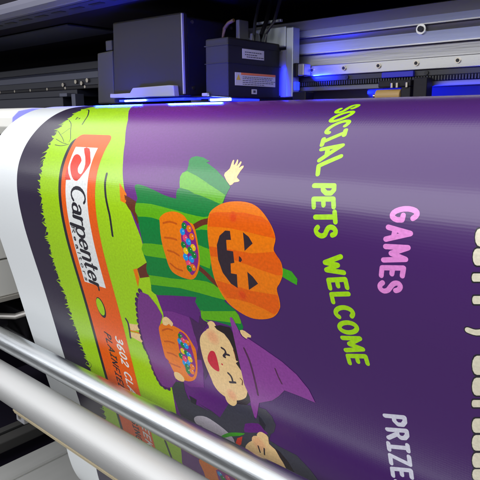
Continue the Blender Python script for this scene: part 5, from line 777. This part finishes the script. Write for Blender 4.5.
for path, layers in ART.items():
    motif = path.split('/')[-1]; par = MADE.get(path.split('/')[0], banner)
    verts = []; offs = []; tris = []; mi = []; mats = []
    groups = {}
    for ly, col, *it in layers: groups.setdefault((ly, col), []).append(it)
    for (ly, col), items in sorted(groups.items(), key=lambda t: t[0][0]):
        v, f = cdt_group(items); n0 = len(verts); verts += v; offs += [ly * .00005] * len(v)
        m = INKM[col]
        if m not in mats: mats.append(m)
        k = mats.index(m)
        for t in f:
            a, b, c = [Vector(v[i]) for i in t[:3]]
            cr = (b - a).cross(c - a)
            tris.append(tuple(i + n0 for i in (t[::-1] if cr > 0 else t))); mi.append(k)
    # wind faces so that they look outwards
    o = sheet_mesh(motif, tris, verts, offs, mi, mats, par)
    if par is banner: sheet_child(o, banner); o['label'] = PART_LABEL[motif]; MADE[path] = o
# ------------------------------------------------------------------ platen under the sheet
pl = empty('platen', (-.25, .9, 1.1), 'dark curved printing table under the banner with a white end plate at the left', 'printing table')
bm = bmesh.new()
outl = []
for k in range(60):
    s = -.95 + 1.33 * k / 59; q, n = to3d(0, s, -.004); outl.append((q.y, q.z))
prism_x(bm, outl + [(.62, .86), (.75, .90), (1.55, .90)], -1.10, .70); finish('curved_deck', bm, M_BLACK, pl, smooth=True)
bm = bmesh.new()
prism_x(bm, [(.90, 1.221), (.70, 1.221), (.665, 1.215), (.648, 1.200), (.645, 1.178), (.66, 1.16), (.90, 1.16)], -1.75, -1.27); finish('end_plate', bm, M_WHITE, pl, smooth=True, bevel=.002)
bm = bmesh.new()
prism_x(bm, [(.90, 1.155), (.72, 1.155), (.66, 1.14), (.63, 1.08), (.63, .98), (.90, .98)], -1.75, -1.20); finish('apron', bm, mat('grey_apron', (.14, .145, .15), .5, var=.1), pl, bevel=.003)
# ------------------------------------------------------------------ tubes in front
def roller(name, y, z, r, m, label, x0, x1, capm):
    e = empty(name, (x0, y, z), label, 'roller')
    bm = bmesh.new(); cyl(bm, (x0, y, z), (x1, y, z), r, 96, caps=False); o = finish('tube', bm, m, e, smooth=True)
    for xx, d in ((x0, -1), (x1, 1)):
        bm = bmesh.new(); cyl(bm, (xx, y, z), (xx + d * .012, y, z), r * .97, 48); cyl(bm, (xx + d * .012, y, z), (xx + d * .05, y, z), r * .35, 24); finish('end_cap', bm, capm, e, smooth=True)
    return e
roller('polished_roller', .5207, .7320, .0206, M_CHROME, 'thin polished steel roller crossing in front of the banner, above the thicker satin tube', -1.62, .55, M_BLACK)
roller('satin_roller', .4846, .6674, .0333, M_SATIN, 'thick satin aluminium tube at the lower left corner, below the polished roller', -1.60, .50, M_BLACK)
bm = bmesh.new(); prism_x(bm, [(.478, .6205), (.484, .6215), (.4875, .6125), (.4815, .6115)], -1.045, .45)
o = finish('edge_strip', bm, M_CREAM, None, bevel=.0006); tag(o, 'narrow cream plastic strip running along the underside of the thick satin tube', 'edge strip')
SB = empty('strip_bracket', (-1.06, .49, .61), 'small grey block at the end of the cream strip under the thick tube', 'bracket')
B('block', mat('grey_block', (.30, .30, .32), .5), SB, (-1.062, -1.03, .492, .53, .585, .612), bevel=.002); bm = bmesh.new(); cyl(bm, (-1.046, .4905, .598), (-1.046, .494, .598), .005, 16); finish('screw', bm, M_SCREW, SB)
# ------------------------------------------------------------------ machine body at the left, behind the banner edge
sc = empty('side_cover', (-1.55, .85, .77), 'cream white enamelled side cover of the printer left of the banner', 'side cover')
B('upper_panel', M_WHITE, sc, (-1.85, -1.30, .50, 1.25, .8685, .975), bevel=.003)
B('lower_panel', M_WHITE, sc, (-1.85, -1.303, .50, 1.25, .775, .8650), bevel=.003)
B('bottom_trim', mat('trim_grey', (.35, .33, .29), .5), sc, (-1.85, -1.296, .50, 1.25, .764, .7745), bevel=.001)
bx = empty('lower_housing', (-1.55, .9, .3), 'black machine housing in the dark gap left of the banner', 'housing')
B('back_plate', M_DARK, bx, (-1.95, .7, 1.05, 1.08, .30, 1.15))
B('side_plate', M_DARK, bx, (-1.95, -1.90, .45, 1.05, .30, .76))
B('cross_bar', M_BLACK, bx, (-1.89, -1.2, .78, .86, .52, .60), bevel=.004)
B('motor_block', M_BLACK, bx, (-1.52, -1.36, .68, .80, .60, .70), (-1.62, -1.54, .60, .78, .56, .72), bevel=.006)
cb = empty('cable_loom', (-1.4, .7, .6), 'black cables sagging in the dark gap between the banner edge and the side cover', 'cables')
for k in range(4):
    bm = bmesh.new(); tube_path(bm, [(-1.6, .62 + .03 * k, .74), (-1.45, .63 + .03 * k, .66 - .01 * k), (-1.33, .66 + .03 * k, .60 + .012 * k), (-1.24, .74 + .02 * k, .66), (-1.15, .80, .74)], .005, 10)
    finish('cable', bm, mat('cable_%s' % ('black', 'charcoal')[k % 2], ((.015, .015, .015), (.05, .05, .055))[k % 2], .4), cb, smooth=True)
lv = empty('clamp_lever', (-1.28, .62, .70), 'grey metal clamp lever in the dark gap beside the banner edge', 'lever')
bm = bmesh.new(); tube_path(bm, [(-1.34, .585, .722), (-1.31, .63, .715), (-1.28, .675, .728), (-1.25, .70, .732)], .0075); finish('arm', bm, mat('lever_metal', (.45, .43, .40), .35, metal=.5), lv, smooth=True)
bm = bmesh.new(); tube_path(bm, [(-1.28, .66, .765), (-1.25, .67, .752), (-1.22, .69, .735)], .006); finish('latch', bm, mat('lever_metal', (.45, .43, .40)), lv, smooth=True)
bm = bmesh.new(); cyl(bm, (-1.34, .57, .70), (-1.34, .62, .70), .014, 24); finish('knob', bm, M_BLACK, lv, smooth=True, bevel=.002)
pn = empty('added_floor_pan', (-1.0, 1.0, .22), 'black pan added to darken the view to the floor under the brushed base plate', 'pan')
B('pan', M_DARK, pn, (-3, 1, .40, 1.6, .215, .235)); B('pan_wall', M_DARK, pn, (-3, -2.95, .40, 1.6, .236, .95))  # black sheet added to keep the gap dark and cover the floor
fr = empty('frame_plate', (-1.0, .9, .25), 'wide brushed grey base plate with a raised ridge at the lower left corner', 'base plate')
B('plate', M_FRAME, fr, (-1.362, .7, .42, 1.04, .27, .30), bevel=.002)
B('ridge', mat('ridge_light', (.55, .55, .52), .4, metal=.4), fr, (-1.288, -1.280, .42, 1.04, .3, .304), bevel=.001)
gb = empty('guide_bar', (-1.5, .8, .27), 'dark grey steel bar beside the brushed base plate', 'bar')
B('bar', mat('bar_grey', (.06, .058, .055), .5, var=.2), gb, (-1.545, -1.463, .42, 1.04, .27, .302), bevel=.003)
B('slot', M_HOLE, gb, (-1.512, -1.503, .45, 1.0, .3, .3045))
# ------------------------------------------------------------------ beam, rail, rack
gy = 1.0
def zz(a, y=gy): return 1.2 + math.tan(math.radians(a)) * y
bmn = empty('gantry_beam', (-.2, 1.05, 1.25), 'long silver aluminium beam with grooves behind the print carriage', 'beam')
X0b, X1b = -1.12, .9
pf = [(1.12, zz(10.65) + .004), (1.004, zz(10.65)), (1.0, zz(10.55)), (1.0, zz(9.5)), (.9972, zz(8.85, .9972)), (.9972, zz(8.74, .9972)), (1.006, zz(8.70)), (1.004, zz(8.6)), (1.0, zz(8.05)), (.9955, zz(7.02, .9955)), (.9955, zz(6.9, .9955)),
      (1.006, zz(6.86)), (1.004, zz(6.75)), (1.0, zz(5.7)), (1.0, 1.262), (1.12, 1.262)]
bm = bmesh.new(); prism_x(bm, pf, X0b, X1b); o = finish('extrusion', bm, M_ALU, bmn)
o.data.materials.append(M_ALU_SHEEN); o.data.materials.append(mat('dull_top_band', (.20, .195, .20), .5, metal=.3, bump=.1, var=.08))
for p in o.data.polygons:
    c = p.center; n = p.normal
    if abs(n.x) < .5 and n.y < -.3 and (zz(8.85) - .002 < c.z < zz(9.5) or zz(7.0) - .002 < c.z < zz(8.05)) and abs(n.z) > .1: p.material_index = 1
    if abs(n.x) < .5 and n.y < -.3 and c.z > zz(9.5): p.material_index = 2
rl = B('linear_rail', M_RAIL, bmn, (X0b + .02, X1b, .988, .9995, zz(4.42, .99), zz(5.58, .99)), bevel=.0012)
x = -.679 - .0735 * 4
while x < .8:
    for nm, dz, r in (('rail_screw', 1.288, .0048),):
        bm = bmesh.new(); cyl(bm, (x, .9855, dz), (x, .9885, dz), r, 20); s_ = finish(nm, bm, M_SCREW, bmn, smooth=True)
        bm = bmesh.new(); cyl(bm, (x, .9850, dz), (x, .9856, dz), r * .62, 16); h = finish('socket', bm, M_HOLE, None); h.parent = s_; h.matrix_parent_inverse = s_.matrix_parent_inverse.copy(); h.matrix_parent_inverse = Matrix.Identity(4)
    x += .0735
for xs_ in (-.457, .02, .5):
    bm = bmesh.new(); cyl(bm, (xs_, .994, 1.3455), (xs_, .9995, 1.3455), .0088, 28); s_ = finish('washer', bm, M_RAIL, bmn, smooth=True)
    bm = bmesh.new(); cyl(bm, (xs_, .9905, 1.3455), (xs_, .9938, 1.3455), .0050, 16); h = finish('bolt_head', bm, M_HOLE, None, smooth=True); h.parent = s_
rk = empty('drive_rack', (-.2, 1.0, 1.25), 'black toothed drive rack and cable tray under the silver rail', 'drive rack')
B('back_bar', mat('rack_black', (.03, .03, .034), .45, var=.2), rk, (X0b, X1b, .992, 1.03, zz(3.80, .992), zz(4.38, .992)), bevel=.001)
bm = bmesh.new(); x = X0b
while x < X1b - .01: box(bm, x, x + .0026, .988, 1.0, zz(3.34, .988), zz(3.80, .988) - .0005); x += .0052
finish('teeth', bm, mat('rack_black', (.03, .03, .034)), rk)
B('teeth_backing', M_HOLE, rk, (X0b, X1b, 1.001, 1.02, zz(3.3), zz(3.80)))
B('lower_bar', mat('grey_bar', (.16, .16, .17), .4, metal=.5), rk, (X0b, X1b, .994, 1.03, zz(2.75, .994), zz(3.28, .994)), bevel=.001)
B('tray_wall', mat('tray_wall', (.20, .20, .22), .5), rk, (X0b, X1b, 1.07, 1.08, 1.15, 1.262))
for xs_ in (-.60, -.44, -.28, -.10):
    bm = bmesh.new(); cyl(bm, (xs_, .989, zz(4.1, .99)), (xs_, .9925, zz(4.1, .99)), .0036, 16); finish('screw', bm, M_HOLE, rk)
B('blue_reflection_plate', M_BLUE_REFLECTION, rk, (-.523, -.462, .984, .9915, zz(3.78, .99), zz(4.36, .99)), bevel=.001)  # added plate, its blue stands in for a reflection below the rail
pr = empty('pinch_roller', (-.49, .96, 1.235), 'tan pinch roller in a black holder on the banner under the rail', 'pinch roller')
bm = bmesh.new(); cyl(bm, (-.520, .965, 1.2335), (-.472, .965, 1.2335), .0105, 32); finish('roller', bm, M_TAN, pr, smooth=True, bevel=.001)
bm = bmesh.new(); cyl(bm, (-.527, .965, 1.2335), (-.4705, .965, 1.2335), .0035, 16); finish('axle', bm, M_SCREW, pr, smooth=True)
B('holder', M_BLACK, pr, (-.514, -.452, .955, .985, 1.247, 1.259), (-.4695, -.452, .955, .975, 1.225, 1.247), (-.450, -.425, .96, .985, 1.226, 1.262), bevel=.002)
for xs_ in (-.486, -.476, -.458):
    bm = bmesh.new(); cyl(bm, (xs_, .953, 1.246), (xs_, .953, 1.254), .0025, 12); finish('spring', bm, M_SCREW, pr)
# left beam run and parking station, its shade put into the dark colours
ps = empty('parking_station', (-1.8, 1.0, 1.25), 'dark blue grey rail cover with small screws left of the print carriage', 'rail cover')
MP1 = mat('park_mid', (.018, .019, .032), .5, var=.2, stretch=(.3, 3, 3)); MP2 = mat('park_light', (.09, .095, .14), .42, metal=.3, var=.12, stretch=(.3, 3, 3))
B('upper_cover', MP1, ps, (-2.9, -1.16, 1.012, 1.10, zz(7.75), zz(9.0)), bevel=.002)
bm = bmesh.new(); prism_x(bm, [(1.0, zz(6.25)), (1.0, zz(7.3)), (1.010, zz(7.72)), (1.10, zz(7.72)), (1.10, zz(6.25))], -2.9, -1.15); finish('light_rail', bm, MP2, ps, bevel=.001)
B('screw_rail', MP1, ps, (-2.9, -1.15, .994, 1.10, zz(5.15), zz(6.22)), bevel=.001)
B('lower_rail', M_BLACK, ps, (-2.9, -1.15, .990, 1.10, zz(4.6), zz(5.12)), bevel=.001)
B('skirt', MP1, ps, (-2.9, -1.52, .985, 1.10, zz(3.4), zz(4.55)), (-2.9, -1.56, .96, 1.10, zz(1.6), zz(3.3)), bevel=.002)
for i in range(14):
    bm = bmesh.new(); cyl(bm, (-1.38 - .105 * i, .9915, zz(4.9)), (-1.38 - .105 * i, .9895, zz(4.9)), .0042, 12); finish('screw', bm, M_SCREW, ps)
for xs_, a in ((-1.50, 5.5), (-1.53, 5.8), (-1.47, 5.9), (-1.60, 5.45)):
    bm = bmesh.new(); cyl(bm, (xs_, .9935, zz(a)), (xs_, .988, zz(a)), .006, 12); finish('screw', bm, M_SCREW, ps)
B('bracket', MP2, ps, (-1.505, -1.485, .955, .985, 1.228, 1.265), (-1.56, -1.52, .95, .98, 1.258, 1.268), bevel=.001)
# ------------------------------------------------------------------ hood above
hd = empty('printer_hood', (-.8, .95, 1.45), 'dark printer hood with a pale grey front lip at the top left corner', 'hood')
bm = bmesh.new(); prism_x(bm, [(.722, 1.4345), (.716, 1.445), (.716, 1.456), (.720, 1.468), (.735, 1.472), (.735, 1.4345)], -6, .9)
o = finish('front_lip', bm, M_LIP, hd, bevel=.0015)
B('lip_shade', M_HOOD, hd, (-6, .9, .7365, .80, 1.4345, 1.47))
bm = bmesh.new(); prism_x(bm, [(.803, 1.436), (1.30, 1.432), (1.30, 1.44), (.803, 1.444)], -6, .9); finish('underside', bm, M_DARK, hd)
for i in range(40):
    xx = -2.6 + i * .075
    if xx < .8: B('slot', M_HOLE, hd, (xx, xx + .042, .755, .768, 1.4335, 1.4344))
B('top_shell', M_DARK, hd, (-6, .9, .74, 1.6, 1.475, 1.60))
B('back_wall', M_DARK, hd, (-6, .9, 1.60, 1.64, .3, 1.60)); B('left_wall', M_DARK, hd, (-6.04, -6, .74, 1.64, .3, 1.60))
B('inner_strip', M_HOOD, hd, (-6, -1.35, .86, 1.02, 1.4285, 1.4318))
# ------------------------------------------------------------------ print carriage
ca = empty('print_carriage', (-.9, .88, 1.24), 'black print carriage with two box covers and blue ultraviolet lamps over the banner', 'print carriage')
def quadbox(name, m, pts, y0, y1, bevel=.003):
    bm = bmesh.new(); prism_y(bm, pts, y0, y1); return finish(name, bm, m, ca, bevel=bevel)
quadbox('large_cover', M_SHROUD, [(-1.088, 1.241), (-.857, 1.2395), (-.856, 1.397), (-1.080, 1.4005)], .8, .815, .004)
quadbox('cover_side', M_BLACK, [(-1.080, 1.2405), (-.862, 1.2395), (-.861, 1.392), (-1.074, 1.395)], .816, .965, .004)
B('cover_edge', M_GREYPL, ca, (-.8585, -.8555, .7985, .803, 1.243, 1.394))
bm = bmesh.new(); prism_y(bm, [(-1.084, 1.2405), (-.870, 1.2385), (-.872, 1.2595), (-.885, 1.2605), (-1.002, 1.2590), (-1.012, 1.2490), (-1.070, 1.2485), (-1.083, 1.2495)], .786, .7995); finish('grey_guard', bm, mat('guard_grey', (.27, .265, .25), .45, bump=.1, var=.06), ca, bevel=.0015)
quadbox('end_block', mat('block_grey', (.03, .029, .026), .5, spec=.3, bump=.1, var=.06), [(-1.158, 1.229), (-1.094, 1.2295), (-1.092, 1.344), (-1.150, 1.342)], .805, .93, .003)
B('block_pin', mat('block_grey', (.03, .029, .026), .5, spec=.3, bump=.1, var=.06), ca, (-1.119, -1.096, .807, .835, 1.3445, 1.3665), bevel=.002)
quadbox('lamp_housing', mat('housing_charcoal', (.013, .012, .013), .46, spec=.25, bump=.15, var=.08), [(-.796, 1.237), (-.7362, 1.2325), (-.7362, 1.3405), (-.795, 1.3405)], .8, .955, .003)
B('housing_lid', mat('housing_charcoal', (.013, .012, .013), .46, spec=.25, bump=.15, var=.08), ca, (-.797, -.735, .799, .956, 1.3265, 1.3285), (-.797, -.735, .799, .956, 1.295, 1.2962))
xf = -.7350
nl = B('name_label', M_LABEL, ca, (xf - .0005, xf + .0004, .838, .902, 1.3050, 1.3225))
wl = B('warning_label', M_LABEL, ca, (xf - .0005, xf + .0004, .817, .938, 1.2555, 1.2790))
def under(o, p): o.parent = p; o.matrix_parent_inverse = Matrix.Identity(4); return o
ls = B('label_stripe', M_ORANGE, None, (xf + .0004, xf + .0008, .8335, .938, 1.2750, 1.2790))
bm = bmesh.new()
for zc, w0, w1 in ((1.3170, .845, .893), (1.3125, .845, .880), (1.3085, .850, .896)):
    y = w0
    while y < w1: L = random.uniform(.003, .008); box(bm, xf + .0004, xf + .0007, y, y + L, zc - .0009, zc + .0007); y += L + .0016
under(finish('label_print', bm, M_PRINT, None), nl); under(ls, wl); bm = bmesh.new()
for zc, w0, w1 in ((1.2715, .838, .93), (1.2685, .838, .92), (1.2650, .838, .934), (1.2615, .838, .925), (1.2580, .838, .90)):
    y = w0
    while y < w1: L = random.uniform(.003, .009); box(bm, xf + .0004, xf + .0007, y, y + L, zc - .0006, zc + .0006); y += L + .0018
under(finish('label_print', bm, M_PRINT, None), wl)
bm = bmesh.new(); vs = [bm.verts.new(p) for p in ((xf + .0007, .820, 1.2655), (xf + .0007, .832, 1.2655), (xf + .0007, .826, 1.2760))]; bm.faces.new(vs); under(finish('warning_triangle', bm, mat('warning_yellow', (.8, .55, .05)), None), wl)
B('small_tag', M_LABEL, ca, (xf - .0005, xf + .0004, .865, .880, 1.2405, 1.2495)); B('tag_print', M_PRINT, ca, (xf + .0004, xf + .0007, .869, .876, 1.2430, 1.2475))
B('foot_clip', M_GREYPL, ca, (-.799, -.785, .792, .799, 1.2365, 1.2425), bevel=.001)
B('base_plate', M_BLACK, ca, (-1.08, -.742, .83, .965, 1.2365, 1.2395)); B('rear_plate', mat('rear_plate_grey', (.25, .25, .27), .4), ca, (-1.0, -.7275, .966, .980, 1.236, 1.33), bevel=.002)
B('uv_lamp', M_UV, ca, (-.862, -.81, .84, .88, 1.2340, 1.2362)); B('core_block', M_DARK, ca, (-.855, -.82, .88, .96, 1.24, 1.33))
# silver brackets, connectors and a tan ribbon between housing and beam
MB_ = mat('bracket_metal', (.42, .46, .48), .4, metal=.5, var=.1)
B('silver_bracket', MB_, ca, (-.727, -.709, .962, .985, 1.236, 1.372), bevel=.002); B('upper_bracket', MB_, ca, (-.812, -.7275, .962, .984, 1.335, 1.375), bevel=.002)
for bx_ in ((-.905, -.885, .93, .96, 1.335, 1.372), (-.880, -.862, .93, .96, 1.335, 1.374), (-.825, -.815, .92, .95, 1.335, 1.392), (-.80, -.787, .935, .95, 1.341, 1.365)): B('connector', mat('connector_grey', (.20, .20, .22), .4, var=.15), ca, bx_, bevel=.002)
B('top_clip', MB_, ca, (-.80, -.735, .955, .962, 1.383, 1.3885), bevel=.001)
bm = bmesh.new(); tube_path(bm, [(-.862, .92, 1.335), (-.862, .92, 1.36), (-.857, .92, 1.378), (-.845, .92, 1.388), (-.83, .92, 1.392)], .0038); finish('ribbon', bm, M_TAN, ca, smooth=True)
B('slider', mat('slider_metal', (.42, .42, .42), .35, metal=.6), ca, (-.697, -.682, .962, .9865, 1.277, 1.300), bevel=.002)
B('slider_block', M_BLACK, ca, (-.7085, -.6975, .962, .9865, 1.275, 1.302), bevel=.002); B('foot_block', M_BLACK, ca, (-.708, -.675, .96, .99, 1.228, 1.246), bevel=.002)
for i, (xx, yy) in enumerate(((-.79, .935), (-.775, .940), (-.760, .936))):
    bm = bmesh.new(); tube_path(bm, [(xx, yy, 1.338), (xx + .002, yy, 1.36), (xx - .004 + .01 * i, yy + .01, 1.385), (xx - .012 + .012 * i, yy + .03, 1.42), (xx - .012 + .012 * i, yy + .05, 1.46)], .0035 + .001 * (i == 1), 12)
    finish('ink_tube', bm, mat('tube_grey', (.05, .05, .055), .35) if i != 1 else M_BLACK, ca, smooth=True)
for yy, z0 in ((.83, 1.255), (.83, 1.382), (.945, 1.255), (.945, 1.382)):
    bm = bmesh.new(); cyl(bm, (-.8615, yy, z0), (-.8590, yy, z0), .0035, 14); finish('cover_screw', bm, M_SCREW, ca, smooth=True)
# ultraviolet lamps, then added blue lights for rail, tray and gap
B('uv_lamp', M_UV, ca, (-1.085, -.87, .812, .86, 1.2325, 1.2363)); B('uv_lamp', M_UV, ca, (-.80, -.745, .812, .90, 1.2285, 1.2318))
B('uv_lamp_core', M_UVW, ca, (-1.06, -.99, .808, .8115, 1.2320, 1.2350)); B('uv_lamp_core', M_UVW, ca, (-.79, -.74, .806, .8115, 1.2275, 1.2318))
B('added_blue_glow', M_UV, ca, (-.7085, -.7068, .968, .983, 1.250, 1.266))  # added glowing patch beside the bracket, no lamp of the carriage
def blue(name, loc, tgt, sx, sy, p): area(name, loc, tgt, sx, sy, p, (.004, .012, 1))
blue('uv_light_left', (-1.0, .742, 1.2400), (-1.0, .70, 1.205), .16, .012, 3.2)
blue('uv_light_right', (-.77, .742, 1.2400), (-.77, .70, 1.205), .14, .012, 8)
blue('added_blue_side', (-.664, .976, 1.275), (-.655, .99, 1.287), .035, .008, .3)  # added light without a fixture, turns the near rail blue
blue('added_blue_rear', (-.52, 1.035, 1.2445), (-.50, 1.08, 1.2445), .42, .006, .28)  # added unseen strip light, tints the tray wall blue
blue('added_blue_gap', (-.7315, .957, 1.265), (-.7315, .98, 1.262), .006, .06, .06)  # added small light, colours the plate behind the bracket blue

# ------------------------------------------------------------------ room
B('floor', M_FLOOR, None, (-12, 12, -12, 12, -.05, 0)); bpy.data.objects['floor']['kind'] = 'structure'
